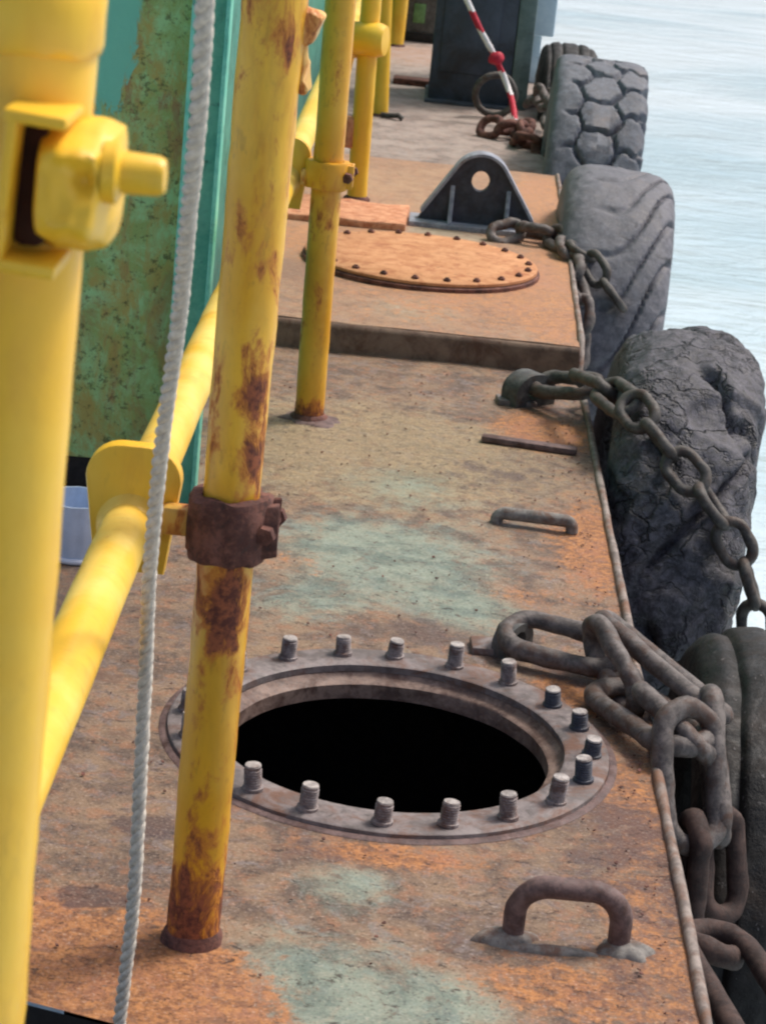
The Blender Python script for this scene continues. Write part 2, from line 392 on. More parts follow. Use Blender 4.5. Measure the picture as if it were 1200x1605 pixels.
def add_tube(bm, pts, rad, n=20, caps=True, closed=False, mat=0, rough=0.0, seed=0):
    """tube along pts; rad a number or a list"""
    pts = [V(p) for p in pts]
    k = len(pts)
    rs = rad if isinstance(rad, (list, tuple)) else [rad] * k
    rings = []
    prev = None
    for i, p in enumerate(pts):
        if closed: t = (pts[(i + 1) % k] - pts[i - 1]).normalized()
        else: t = (pts[min(i + 1, k - 1)] - pts[max(i - 1, 0)]).normalized()
        if prev is None:
            a = t.orthogonal().normalized()
        else:
            a = (prev - t * prev.dot(t)).normalized()
        prev = a
        b = t.cross(a)
        ring = []
        for j in range(n):
            th = 2 * PI * j / n
            d = a * math.cos(th) + b * math.sin(th)
            r = rs[i]
            if rough:
                r += rough * noise.noise((p + d * rs[i]) * 40 + V((seed, seed, seed)))
            ring.append(bm.verts.new(p + d * r))
        rings.append(ring)
    for i in range(k if closed else k - 1):
        A, B = rings[i], rings[(i + 1) % k]
        for j in range(n):
            f = bm.faces.new((A[j], A[(j + 1) % n], B[(j + 1) % n], B[j])); f.material_index = mat
    if caps and not closed:
        bm.faces.new(list(reversed(rings[0]))).material_index = mat
        bm.faces.new(rings[-1]).material_index = mat
    return rings

def add_lathe(bm, prof, c=(0, 0, 0), axis=V((0, 0, 1)), n=48, closed_prof=False):
    """prof = [(r, z)] turned about axis through c"""
    q = V((0, 0, 1)).rotation_difference(V(axis).normalized())
    rings = []
    for (r, z) in prof:
        if r < 1e-6:
            rings.append([bm.verts.new(V(c) + q @ V((0, 0, z)))])
        else:
            rings.append([bm.verts.new(V(c) + q @ V((r * math.cos(2 * PI * j / n), r * math.sin(2 * PI * j / n), z))) for j in range(n)])
    k = len(rings)
    for i in range(k if closed_prof else k - 1):
        A, B = rings[i], rings[(i + 1) % k]
        for j in range(n):
            j2 = (j + 1) % n
            if len(A) == 1 and len(B) == 1: continue
            if len(A) == 1: bm.faces.new((A[0], B[j2], B[j]))
            elif len(B) == 1: bm.faces.new((A[j], A[j2], B[0]))
            else: bm.faces.new((A[j], A[j2], B[j2], B[j]))

def add_prism(bm, outline, direction, bevel=0.0):
    """closed outline (list of Vectors, planar) extruded along direction"""
    a = [bm.verts.new(V(p)) for p in outline]
    b = [bm.verts.new(V(p) + V(direction)) for p in outline]
    n = len(a)
    fs = [bm.faces.new(list(reversed(a))), bm.faces.new(b)]
    for i in range(n):
        fs.append(bm.faces.new((a[i], a[(i + 1) % n], b[(i + 1) % n], b[i])))
    bmesh.ops.recalc_face_normals(bm, faces=fs)
    if bevel:
        es = list(fs[0].edges) + list(fs[1].edges)
        bmesh.ops.bevel(bm, geom=es, offset=bevel, segments=2, affect='EDGES', profile=0.5)

def add_mound(bm, c, sx, sy, h, seed):
    """lumpy weld or filler blob lying on the deck"""
    n = 40; K = 8
    top = bm.verts.new(V(c) + V((0, 0, h)))
    prev = None
    for k in range(1, K + 1):
        q = k / K
        ring = []
        for j in range(n):
            th = 2 * PI * j / n
            d = V((math.cos(th), math.sin(th), 0))
            e = 1 + 0.35 * noise.noise(d * 1.7 + V((seed * 5, 0, 0))) + 0.15 * noise.noise(d * 5 + V((seed * 5, 3, 0)))
            z = h * (1 - q ** 2.6) + 0.25 * h * noise.noise(V((math.cos(th) * q * 3, math.sin(th) * q * 3, seed)))* (1 - q)
            ring.append(bm.verts.new(V(c) + V((d.x * sx * e * q, d.y * sy * e * q, z - 0.0035 * (k == K)))))
        for j in range(n):
            if prev is None: bm.faces.new((top, ring[j], ring[(j + 1) % n]))
            else: bm.faces.new((prev[j], ring[j], ring[(j + 1) % n], prev[(j + 1) % n]))
        prev = ring

def link_path(a, b, nrm, width, steps=14):
    """centre line of a stadium chain link from end a to end b lying in the plane with normal nrm"""
    a, b = V(a), V(b)
    d = (b - a); L = d.length; d.normalize()
    s = V(nrm).normalized().cross(d).normalized()
    w = width / 2
    c0, c1 = a + d * w, b - d * w
    pts = []
    for i in range(steps + 1):
        th = -PI / 2 + PI * i / steps
        pts.append(c1 + d * (math.cos(th) * w) + s * (math.sin(th) * w))
    mid0 = c1 + s * w; mid1 = c0 + s * w
    for i in range(1, 8): pts.append(mid0.lerp(mid1, i / 8))
    for i in range(steps + 1):
        th = PI / 2 + PI * i / steps
        pts.append(c0 + d * (math.cos(th) * w) + s * (math.sin(th) * w))
    mid0 = c0 - s * w; mid1 = c1 - s * w
    for i in range(1, 8): pts.append(mid0.lerp(mid1, i / 8))
    return pts

def add_link(bm, a, b, nrm, width, bar, n=16, seed=0):
    pts = link_path(a, b, nrm, width)
    k = len(pts)
    # bars wear thin where the links bear on each other, and swell at the weld half way along
    rad = [bar * (1 + 0.07 * noise.noise(p * 55 + V((seed, 0, 0))) - 0.10 * math.cos(2 * PI * 2 * i / k) * 0.5) for i, p in enumerate(pts)]
    add_tube(bm, pts, rad, n, closed=True, rough=bar * 0.2, seed=seed)

def chain(name, label, links, mat, parts_name='link', dark_from=99):
    """links = [(a, b, normal, width, bar)]"""
    base = V(links[0][0])
    t = thing(name, label, 'chain', base)
    for i, (a, b, nr, w, bar) in enumerate(links):
        bm = bmesh.new(); add_link(bm, a, b, nr, w, bar, seed=i * 3.1)
        build(parts_name, bm, mat if i < dark_from else M['chain_rust_shade'], t, 60)  # links from dark_from on: shade of the hull gap put into their colour
    return t

def run_links(pts, L, bar, width, up=V((0, 0, 1)), start_flat=True):
    """links laid along a polyline, each turned a quarter against the last"""
    pts = [V(p) for p in pts]
    seg = [(pts[i + 1] - pts[i]).length for i in range(len(pts) - 1)]
    tot = sum(seg)
    def at(s):
        s = max(0, min(tot, s))
        for i, l in enumerate(seg):
            if s <= l or i == len(seg) - 1: return pts[i].lerp(pts[i + 1], s / l if l else 0)
            s -= l
    out = []
    pitch = L - 2.3 * bar
    k = int(tot / pitch)
    for i in range(k):
        s0 = i * pitch
        a, b = at(s0), at(s0 + pitch)
        d = (b - a).normalized()
        a2 = a - d * bar * 0.2; b2 = b + d * bar * 0.2
        ex = (L - pitch) / 2
        a2, b2 = a - d * ex + d * bar, b + d * ex - d * bar
        side = d.cross(up).normalized()
        upv = side.cross(d).normalized()
        ang = R(45 if (i % 2 == 0) == start_flat else -45) + random.uniform(-0.25, 0.25)
        nr = upv * math.cos(ang) + side * math.sin(ang)
        out.append((a2, b2, nr, width, bar))
    return out

# ------------------------------------------------------------------ SETTING: water, hull, decks
bm = bmesh.new()
Z_W = -1.15
xs = [0.3, 3, 10, 40, 200, 1500]; ys = [-300, -20, 0, 5, 10, 20, 60, 300, 2500]
gv = [[bm.verts.new((x, y, Z_W)) for x in [-1500, -200, -40, -8] + xs] for y in ys]
for i in range(len(gv) - 1):
    for j in range(len(gv[0]) - 1): bm.faces.new((gv[i][j], gv[i][j + 1], gv[i + 1][j + 1], gv[i + 1][j]))
structure(build('water', bm, M['water']))

# main deck plate: fine sheet with the manhole opening cut out of it
MC = V((0.035, 2.703, 0))            # manhole centre
HX = 0.32                            # half side of the square patch round the opening
def edge_x(y): return 0.388 + max(0, y - 4.7) * 0.0165
def front_y(x): return 1.945 - 0.27 * (x + 0.215)
Z_T = -0.35
X_L, Y_B = -0.75, 24.0
def deck_z(x, y):
    d = max(abs(x - MC.x), abs(y - MC.y)) - HX
    f = min(1, max(0, d / 0.12)) * min(1, max(0, (0.37 - x) / 0.08)) * min(1, max(0, (y - front_y(x)) / 0.08))
    return f * 0.004 * noise.noise(V((x * 4, y * 4, 1))) + f * 0.0012 * noise.noise(V((x * 17, y * 17, 4)))
bm = bmesh.new()
us = sorted(set([X_L + i * (MC.x - HX - X_L) / 14 for i in range(15)] + [MC.x - HX + 2 * HX * i / 24 for i in range(25)]))
us = [(u, 0) for u in us] + [(None, k / 2) for k in (1, 2)]
def row_y(k):                       # rows: warp from the slanted front edge to straight lines
    return k
rows = [('f', t) for t in (0, 0.25, 0.5, 0.75)] + [('y', MC.y - HX + 2 * HX * i / 24) for i in range(25)] + [('y', MC.y + HX + (4.8 - MC.y - HX) * i / 56) for i in range(1, 57)] + [('y', y) for y in (5.5, 6.2, 6.9, 7.2, 7.5, 8, 8.5, 9, 9.5, 10, 11, 12, 14, 18, Y_B)]
grid = []
for kind, t in rows:
    line = []
    for u, k in us:
        y0 = MC.y - HX
        def gx(y): return u if u is not None else (MC.x + HX) + (edge_x(y) - MC.x - HX) * k
        if kind == 'f':
            x = gx(2.0); y = front_y(x) * (1 - t) + y0 * t
        else:
            y = t; x = gx(y)
        line.append(bm.verts.new((x, y, deck_z(x, y))))
    grid.append(line)
for i in range(len(grid) - 1):
    for j in range(len(us) - 1):
        cx = sum(v.co.x for v in (grid[i][j], grid[i][j + 1], grid[i + 1][j], grid[i + 1][j + 1])) / 4
        cy = sum(v.co.y for v in (grid[i][j], grid[i][j + 1], grid[i + 1][j], grid[i + 1][j + 1])) / 4
        if abs(cx - MC.x) < HX - 1e-4 and abs(cy - MC.y) < HX - 1e-4: continue
        bm.faces.new((grid[i][j], grid[i][j + 1], grid[i + 1][j + 1], grid[i + 1][j]))
N = 96
prev = None
rings = []
for k in range(5):
    ring = []
    for j in range(N):
        th = 2 * PI * j / N + PI / 4
        cx, cy = math.cos(th), math.sin(th)
        sq = HX / max(abs(cx), abs(cy)); rr = 0.245 + (sq - 0.245) * k / 4
        ring.append(bm.verts.new((MC.x + cx * rr, MC.y + cy * rr, 0)))
    rings.append(ring)
for k in range(4):
    for j in range(N): bm.faces.new((rings[k][j], rings[k + 1][j], rings[k + 1][(j + 1) % N], rings[k][(j + 1) % N]))
structure(build('deck', bm, M['deck'], smooth=60))

# front face of the deck, black below the slanted edge; the lower deck the photographer stands on
bm = bmesh.new()
x0, x1 = X_L, 0.388
a = [bm.verts.new(p) for p in ((x0, front_y(x0), -0.004), (x1, front_y(x1), -0.004), (x1, front_y(x1), Z_T), (x0, front_y(x0), Z_T))]
bm.faces.new(a)
structure(build('deck_front', bm, M['black']))
bm = bmesh.new()
add_box(bm, (-0.6, -0.4, Z_T - 0.02), (2.2, 4.9, 0.04))
structure(build('lower_deck', bm, M['black']))

# hull side
bm = bmesh.new()
prev = None
for y in [-3, 1.8, 3, 4.7, 7, 9, 12, 18, Y_B]:
    x = edge_x(y) - 0.003
    cur = [bm.verts.new((x, y, -0.004)), bm.verts.new((x, y, -0.7)), bm.verts.new((x, y, -2.2))]
    if y < 1.8: 
        cur[0].co.z = Z_T - 0.001
    if prev:
        for i in range(2): bm.faces.new((prev[i], prev[i + 1], cur[i + 1], cur[i]))
    prev = cur
structure(build('hull_side', bm, M['hull']))

# pipe added low on the hull to block bright water between the tyres
bm = bmesh.new()
pts = [(edge_x(y) + 0.03, y, -0.62) for y in [-2 + 0.5 * i for i in range(40)]]
add_tube(bm, pts, 0.085, 20, rough=0.004)
structure(build('gap_blocker_pipe', bm, M['hull'], smooth=70))

# dark space under the manhole
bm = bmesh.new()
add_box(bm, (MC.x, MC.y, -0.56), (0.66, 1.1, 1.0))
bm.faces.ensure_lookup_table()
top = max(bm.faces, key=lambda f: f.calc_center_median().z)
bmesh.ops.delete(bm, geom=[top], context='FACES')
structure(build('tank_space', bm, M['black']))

# raised platform
PZ = 0.066
def plat_x(y): return edge_x(y) - 0.006
bm = bmesh.new()
y0, y1 = 4.735, 6.95
def plat_zf(x, y): return PZ + 0.003 * noise.noise(V((x * 5, y * 3, 8)))
gr = []
for i in range(29):
    y = y0 + (y1 - y0) * i / 28
    line = []
    for j in range(15):
        x = X_L + (plat_x(y) - X_L) * j / 14
        z = plat_zf(x, y)
        if i == 0: z -= 0.002
        line.append(bm.verts.new((x, y, z)))
    gr.append(line)
for i in range(28):
    for j in range(14): bm.faces.new((gr[i][j], gr[i][j + 1], gr[i + 1][j + 1], gr[i + 1][j]))
low = [bm.verts.new((gr[28][j].co.x, y1, 0.0)) for j in range(15)]
for j in range(14): bm.faces.new((gr[28][j], gr[28][j + 1], low[j + 1], low[j]))
lowr = [bm.verts.new((gr[i][14].co.x, gr[i][14].co.y, -0.004)) for i in range(29)]
for i in range(28): bm.faces.new((gr[i][14], lowr[i], lowr[i + 1], gr[i + 1][14]))
structure(build('raised_platform', bm, M['platform'], smooth=60))
bm = bmesh.new()
# riser with a rounded lip at the top
path = [(0.0, -0.004), (0.0, 0.05), (0.003, 0.060), (0.012, PZ + 0.0)]
lines = []
for j in range(40):
    x = X_L + (plat_x(y0) - X_L) * j / 39
    lines.append([bm.verts.new((x, y0 - 0.012 + dy + 0.002 * noise.noise(V((x * 14, z * 20, 2))), z - (0.004 if k == 3 else 0))) for k, (dy, z) in enumerate(path)])
for j in range(39):
    for k in range(3): bm.faces.new((lines[j][k], lines[j + 1][k], lines[j + 1][k + 1], lines[j][k + 1]))
structure(build('platform_riser', bm, M['dark_platform_face'], smooth=70))

# edge bar along the deck side
bm = bmesh.new()
pts = []
y = 1.6
while y < 4.72: pts.append((edge_x(y) + 0.001 + 0.0015 * noise.noise(V((y * 5, 0, 0))), y, 0.002)); y += 0.05
add_tube(bm, pts, 0.0068, 10, rough=0.003)
pts = [(edge_x(4.72), 4.72, 0.002), (edge_x(4.75), 4.745, 0.05), (edge_x(4.8), 4.80, PZ + 0.002)]
y = 4.9
while y < 6.95: pts.append((edge_x(y), y, PZ + 0.002)); y += 0.06
pts += [(edge_x(7.0), 7.0, 0.04), (edge_x(7.05), 7.05, 0.002)]
y = 7.2
while y < 14: pts.append((edge_x(y), y, 0.002)); y += 0.2
add_tube(bm, pts, 0.0068, 10, rough=0.003)
structure(build('deck_edge_bar', bm, M['edge'], smooth=70))

# ------------------------------------------------------------------ manhole
mh = thing('manhole', 'open round manhole with a grey bolted flange ring on the rusty deck', 'manhole', MC)
bm = bmesh.new()
add_lathe(bm, [(0.232, -0.002), (0.232, 0.0075), (0.235, 0.0095), (0.288, 0.0095), (0.291, 0.0075), (0.292, 0.0005)], MC, n=128)
for v in bm.verts:
    a = noise.noise(V((v.co.x * 14, v.co.y * 14, 3)))
    v.co.x += 0.0012 * a; v.co.z += 0.0008 * a
build('flange_ring', bm, M['flange'], mh, 40)
bm = bmesh.new()
add_lathe(bm, [(0.2325, 0.002), (0.2325, -0.003), (0.230, -0.005), (0.228, -0.008), (0.217, -0.011), (0.213, -0.014), (0.213, -0.035)], MC, n=128)
for v in bm.verts:
    a = noise.noise(V((v.co.x * 22, v.co.y * 22, v.co.z * 40 + 3)))
    v.co.x += 0.002 * a; v.co.y += 0.002 * a
for f in bm.faces: f.normal_flip()
build('neck', bm, M['neck'], mh, 50)
bm = bmesh.new()
add_lathe(bm, [(0.2920, 0.003), (0.297, 0.003), (0.302, 0.0005)], MC, n=96)
build('weld_bead', bm, M['handle'], mh, 60)
def stud_mesh(bm, p, h, tilt, seed):
    ax = V((tilt[0], tilt[1], 1)).normalized()
    prof = [(0.0135, 0), (0.0135, 0.004), (0.0108, 0.005)]
    z = 0.006
    while z < h - 0.004:
        prof += [(0.0114, z), (0.0099, z + 0.0017)]; z += 0.0034
    prof += [(0.0106, h - 0.002), (0.0098, h), (0, h + 0.0006)]
    add_lathe(bm, prof, p, ax, 18)
    for f in bm.faces:
        if (f.calc_center_median() - V(p)).dot(ax) > h - 0.0018: f.material_index = 1
for k in range(20):
    th = R(-1 + 18 * k + random.uniform(-1.2, 1.2))
    rr = 0.267
    h = random.uniform(0.026, 0.036)
    if k in (1, 2, 0): h = 0.026
    bm = bmesh.new()
    stud_mesh(bm, MC + V((rr * math.cos(th), rr * math.sin(th), 0.0095)), h, (random.uniform(-.1, .1), random.uniform(-.1, .1)), k)
    dark = k in (0, 1, 2, 19)
    o = build('stud', bm, [M['stud_dark'] if dark else M['stud'], M['stud_end']], mh, 30)

# ------------------------------------------------------------------ hatch on the platform
HC = V((0.024, 5.40, PZ))
hc = thing('hatch_cover', 'closed round orange rusted hatch cover bolted on the raised platform', 'hatch cover', HC)
bm = bmesh.new()
add_lathe(bm, [(0.292, -0.002), (0.292, 0.010), (0.289, 0.012), (0.285, 0.0125)], HC, n=96)
build('base_ring', bm, M['rust'], hc, 40)
bm = bmesh.new()
add_lathe(bm, [(0.281, 0.013), (0.286, 0.0145), (0.286, 0.021), (0.283, 0.0235), (0.15, 0.025), (0, 0.026)], HC, n=96)
build('lid', bm, M['hatch'], hc, 40)
for k in range(22):
    th = 2 * PI * k / 22 + 0.1
    p = HC + V((0.265 * math.cos(th), 0.265 * math.sin(th), 0.0235))
    bm = bmesh.new()
    add_lathe(bm, [(0.0088, 0), (0.0088, 0.005), (0.0075, 0.0062), (0.0048, 0.0066), (0.0048, 0.009), (0, 0.0095)], p, n=6)
    build('bolt', bm, M['rust'], hc, 30)

# low rusted plate behind the hatch
bm = bmesh.new()
add_box(bm, (-0.215, 5.94, PZ + 0.008), (0.385, 0.28, 0.024), Matrix.Rotation(R(-1), 3, 'Z'), 0.005)
bmesh.ops.subdivide_edges(bm, edges=bm.edges, cuts=6, use_grid_fill=True)
for v in bm.verts: v.co += V((.6, .6, 1)) * 0.006 * noise.noise(v.co * 16)
o = build('doubler_plate', bm, M['orange_rust'], loc=(-0.215, 5.94, PZ))
tag(o, 'low orange rusted steel plate behind the hatch cover beside the black padeye', 'steel plate')

# ------------------------------------------------------------------ padeye (big black lug)
PE = V((0.162, 5.95, PZ))
pe = thing('padeye', 'large black triangular padeye with a round hole standing on the platform', 'padeye', PE)
def padeye_outline(cx, z0, half, zc, rt):
    pts = [V((cx - half, 0, z0)), V((cx + half, 0, z0)), V((cx + half - 0.012, 0, z0 + 0.022))]
    for i in range(13):
        th = R(35) + R(110) * i / 12
        pts.append(V((cx + rt * math.cos(th), 0, zc + rt * math.sin(th))))
    pts.append(V((cx - half + 0.012, 0, z0 + 0.022)))
    return pts
bm = bmesh.new()
out = padeye_outline(PE.x, PZ + 0.012, 0.158, PZ + 0.125, 0.072)
ty = 0.034
hole = [V((PE.x + 0.024 * math.cos(2 * PI * i / 32), 0, PZ + 0.130 + 0.028 * math.sin(2 * PI * i / 32))) for i in range(32)]
def face_with_hole(bm, outer, inner, y):
    ov = [bm.verts.new((p.x, y, p.z)) for p in outer]; iv = [bm.verts.new((p.x, y, p.z)) for p in inner]
    es = [bm.edges.new((ov[i], ov[(i + 1) % len(ov)])) for i in range(len(ov))] + [bm.edges.new((iv[i], iv[(i + 1) % len(iv)])) for i in range(len(iv))]
    bmesh.ops.triangle_fill(bm, edges=es, use_beauty=True)
    return ov, iv
oa, ia = face_with_hole(bm, out, hole, PE.y - ty / 2)
ob, ib = face_with_hole(bm, out, hole, PE.y + ty / 2)
for A, B in ((oa, ob), (ia, ib)):
    for i in range(len(A)): bm.faces.new((A[i], A[(i + 1) % len(A)], B[(i + 1) % len(A)], B[i]))
bmesh.ops.recalc_face_normals(bm, faces=bm.faces)
build('lug_plate', bm, M['lug'], pe, 35)
# pale strip added along the plate's edge; the lit upper edges put into colour
bm = bmesh.new()
strip = out[2:]
ins, outs = [], []
for i, p in enumerate(strip):
    a = strip[max(0, i - 1)]; b = strip[min(len(strip) - 1, i + 1)]
    d = (b - a).normalized(); nrm = V((d.z, 0, -d.x))
    ins.append(p + nrm * 0.0005); outs.append(p + nrm * 0.008)
q = []
for i in range(len(strip)):
    q.append([bm.verts.new((ins[i].x, PE.y - 0.03, ins[i].z)), bm.verts.new((outs[i].x, PE.y - 0.03, outs[i].z)), bm.verts.new((outs[i].x, PE.y + 0.03, outs[i].z)), bm.verts.new((ins[i].x, PE.y + 0.03, ins[i].z))])
for i in range(len(q) - 1):
    for k in range(4): bm.faces.new((q[i][k], q[i][(k + 1) % 4], q[i + 1][(k + 1) % 4], q[i + 1][k]))
bm.faces.new(q[0]); bm.faces.new(list(reversed(q[-1])))
bmesh.ops.recalc_face_normals(bm, faces=bm.faces)
build('lit_rim', bm, M['lug_light'], pe, 35)
bm = bmesh.new()
add_box(bm, (PE.x, PE.y, PZ + 0.006), (0.36, 0.13, 0.018), None, 0.003)
build('base_plate', bm, M['lug_light'], pe)
for dx in (-0.072, 0.078):
    bm = bmesh.new()
    add_prism(bm, [V((PE.x + dx - 0.006, PE.y - ty / 2 + 0.001, PZ + 0.016)), V((PE.x + dx - 0.006, PE.y - 0.055, PZ + 0.016)), V((PE.x + dx - 0.006, PE.y - 0.045, PZ + 0.04)), V((PE.x + dx - 0.006, PE.y - ty / 2 + 0.001, PZ + 0.115))], (0.012, 0, 0), 0.0015)
    build('gusset', bm, M['lug_light'], pe)

# ------------------------------------------------------------------ deckhouse wall (green) and teal corner channel
WY = 3.55
wl = thing('deckhouse_wall', 'weathered green painted deckhouse wall with moss and teal patches behind the railing', 'wall', (-0.375, WY, 0))
bm = bmesh.new()
gr = []
NX, NZ = 40, 60
for i in range(NZ + 1):
    z = 0.075 + 2.4 * i / NZ
    gr.append([bm.verts.new((-2.0 + 1.625 * j / NX, WY + 0.006 * noise.noise(V((j * 0.3, i * 0.3, 0))), z)) for j in range(NX + 1)])
for i in range(NZ):
    for j in range(NX): bm.faces.new((gr[i][j], gr[i][j + 1], gr[i + 1][j + 1], gr[i + 1][j]))
side = [[bm.verts.new((-0.375, WY + 0.02 + 9.0 * k / 8, z)) for z in (0.0, 2.475)] for k in range(9)]
sbm = bmesh.new()
side = [[sbm.verts.new(v.co) for v in q] for q in side]
bmesh.ops.delete(bm, geom=[v for v in bm.verts if not v.link_faces], context='VERTS')
for k in range(8): sbm.faces.new((side[k][0], side[k + 1][0], side[k + 1][1], side[k][1]))
build('wall_panel', bm, M['green'], wl, 60)
build('side_panel', sbm, M['teal_dull'], wl, 60)
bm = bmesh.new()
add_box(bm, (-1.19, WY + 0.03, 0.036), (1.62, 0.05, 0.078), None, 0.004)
build('base_strip', bm, M['black'], wl)  # black strip below the lower edge of the wall panel
ch = thing('corner_channel', 'teal painted upright steel channel on the corner of the green wall', 'channel', (-0.346, WY - 0.03, 0))
bm = bmesh.new()
add_box(bm, (-0.346, WY - 0.008, 1.24), (0.047, 0.008, 2.47), None, 0.001)
build('web', bm, M['teal'], ch)
for x in (-0.3725, -0.3195):
    bm = bmesh.new()
    add_box(bm, (x, WY - 0.027, 1.24), (0.007, 0.046, 2.47), None, 0.0015)
    build('channel_flange', bm, M['teal'], ch)

# ------------------------------------------------------------------ railing posts
def post_path(base, lean, top, n=60):
    return [V((base[0] + lean * (top - base[2]) * (i / n), base[1], base[2] + (top - base[2]) * i / n)) for i in range(n + 1)]

def clamp_parts(root, c, r, mat, bolt_mat, w=0.05, lumpy=0.004, seed=0):
    """a two-piece pipe clamp: band, two ears and a bolt with nut"""
    bm = bmesh.new()
    add_lathe(bm, [(r + 0.001, -w / 2), (r + 0.011, -w / 2), (r + 0.013, -w / 2 + 0.004), (r + 0.012, 0), (r + 0.013, w / 2 - 0.004), (r + 0.011, w / 2), (r + 0.001, w / 2)], c, n=40)
    add_box(bm, V(c) + V((r + 0.010, -0.012, 0)), (0.022, 0.009, w * 0.86), Matrix.Rotation(R(10), 3, 'Z'), 0.002)
    add_box(bm, V(c) + V((r + 0.010, 0.010, 0)), (0.022, 0.009, w * 0.86), None, 0.002)
    for v in bm.verts:
        v.co += V((1, 1, 0.6)) * lumpy * noise.noise(v.co * 60 + V((seed, 0, 0)))
    band = build('clamp', bm, mat, root, 40)
    bm = bmesh.new()
    add_lathe(bm, [(0, -0.028), (0.010, -0.028), (0.011, -0.020), (0.0065, -0.019), (0.0065, 0.022), (0.0105, 0.023), (0.0105, 0.031), (0, 0.032)], V(c) + V((r + 0.014, 0, 0.002)), V((0.15, 1, 0.1)), 6)
    sub('clamp_bolt', bm, bolt_mat, band, root)
    return band

# nearest full post: chipped, with a heavy rust clamp
p1 = thing('handrail_post', 'thick chipped yellow railing post with a dark rusted clamp left of the manhole', 'railing post', (-0.159, 2.131, 0), 'yellow railing posts along the deck')
bm = bmesh.new()
pp = post_path((-0.159, 2.131, 0), 0.007, 1.75, 90)
add_tube(bm, pp, [0.0285 + 0.0025 * min(1, max(0, (p.z - 0.5) / 0.45)) for p in pp], 40, rough=0.0016)
build('post_tube', bm, M['yellow_main'], p1, 60)
clamp_parts(p1, (-0.156, 2.131, 0.472), 0.0285, M['rust'], M['rust'], 0.066, 0.006, 3)
bm = bmesh.new()
add_lathe(bm, [(0.034, 0.0), (0.0325, 0.006), (0.0290, 0.014)], (-0.159, 2.131, 0), n=40)
for v in bm.verts: v.co += V((1, 1, 0)) * 0.003 * noise.noise(v.co * 50)
build('base_weld', bm, M['rust'], p1, 60)
# peeling lump of old fitting on the upper right of the post
bm = bmesh.new()
add_box(bm, (-0.121, 2.14, 0.972), (0.024, 0.03, 0.034), Matrix.Rotation(R(20), 3, 'Y'), 0.006, 3)
add_box(bm, (-0.123, 2.14, 0.935), (0.014, 0.024, 0.055), Matrix.Rotation(R(-8), 3, 'Y'), 0.005, 3)
bmesh.ops.subdivide_edges(bm, edges=bm.edges, cuts=3, use_grid_fill=True)
for v in bm.verts: v.co += V((1, 0.7, 1)) * 0.007 * noise.noise(v.co * 60)
build('broken_bracket', bm, M['flaked'], p1, 60)

def plain_post(x, y, z0, lean, top, r, label, mat, clamp=None, cl_mat=None, foot=False):
    t = thing('handrail_post', label, 'railing post', (x, y, z0), 'yellow railing posts along the deck')
    bm = bmesh.new()
    add_tube(bm, post_path((x, y, z0), lean, top, 50), r, 32, rough=0.0012)
    build('post_tube', bm, mat, t, 60)
    bm = bmesh.new()
    add_lathe(bm, [(r + 0.010, -0.001), (r + 0.009, 0.004), (r + 0.0005, 0.011)], (x, y, z0), n=32)
    build('base_weld', bm, M['rust'], t, 60)
    if clamp: clamp_parts(t, (x + lean * (clamp - z0), y, clamp), r, cl_mat, M['rust'], 0.052, 0.003, y)
    return t
p2 = plain_post(-0.167, 4.185, 0, -0.014, 2.0, 0.0285, 'yellow railing post with orange rust bleeding below its clamp, in front of the hatch cover', M['yellow_post'], 0.478, M['yellow_post'])
bm = bmesh.new()
add_mound(bm, (-0.16, 4.18, 0.0), 0.062, 0.05, 0.005, 9)
build('base_plate', bm, M['handle'], p2, 60)
p3 = plain_post(-0.17, 6.2, PZ, -0.02, 1.9, 0.028, 'yellow railing post with a bulging yellow knuckle at its top, behind the hatch cover', M['yellow'], None)
bm = bmesh.new()
add_lathe(bm, [(0, -0.055), (0.032, -0.054), (0.044, -0.044), (0.046, 0.03), (0.04, 0.046), (0, 0.05)], (-0.176, 6.18, 0.51), V((1, -0.25, 0.02)), 28)
build('knuckle', bm, M['yellow'], p3, 50)
bm = bmesh.new()
add_box(bm, (-0.208, 6.2, 0.25), (0.03, 0.04, 0.085), None, 0.008, 3)
for v in bm.verts: v.co += V((1, 1, 1)) * 0.004 * noise.noise(v.co * 40)
build('rusty_lug', bm, M['orange_rust'], p3, 50)
p4 = plain_post(-0.168, 8.28, 0, -0.06, 1.9, 0.028, 'slim yellow railing post with a small dark clip at its foot', M['yellow'], None)
bm = bmesh.new()
add_tube(bm, [(-0.165, 8.23, 0.012), (-0.13, 8.22, 0.014), (-0.10, 8.20, 0.02), (-0.085, 8.2, 0.008)], 0.010, 10)
build('foot_clip', bm, M['chain_dark'], p4, 60)
p5 = plain_post(-0.178, 10.55, 0, 0.015, 2.0, 0.038, 'stout yellow railing post farthest away along the deck', M['yellow'], None)

# handrail pipe at knee height with its mounting plate beside the main post
rl = thing('handrail_pipe', 'yellow lower railing pipe running along the deck left of the posts', 'railing pipe', (-0.255, 2.13, 0.45))
bm = bmesh.new()
pts = [V((-0.258 + 0.002 * math.sin(y * 1.7), y, 0.452 + 0.003 * math.sin(y * 1.3))) for y in [-0.6 + 0.06 * i for i in range(190)]]
add_tube(bm, pts, 0.0262, 32, rough=0.001)
build('pipe', bm, M['yellow_rail'], rl, 60)
def plate_outline(c, w, h, rt, y):
    pts = []
    x0, z0 = c
    for (sx, sz, a0) in ((1, 1, 0), (-1, 1, 90)):
        for i in range(9):
            th = R(a0 + 90 * i / 8)
            pts.append(V((x0 + sx * (w / 2 - rt) + rt * math.cos(th), y, z0 + h / 2 - rt + rt * math.sin(th))))
    pts += [V((x0 - w / 2 + 0.014, y, z0 - h / 2)), V((x0 + w / 2 - 0.012, y, z0 - h / 2))]
    return pts
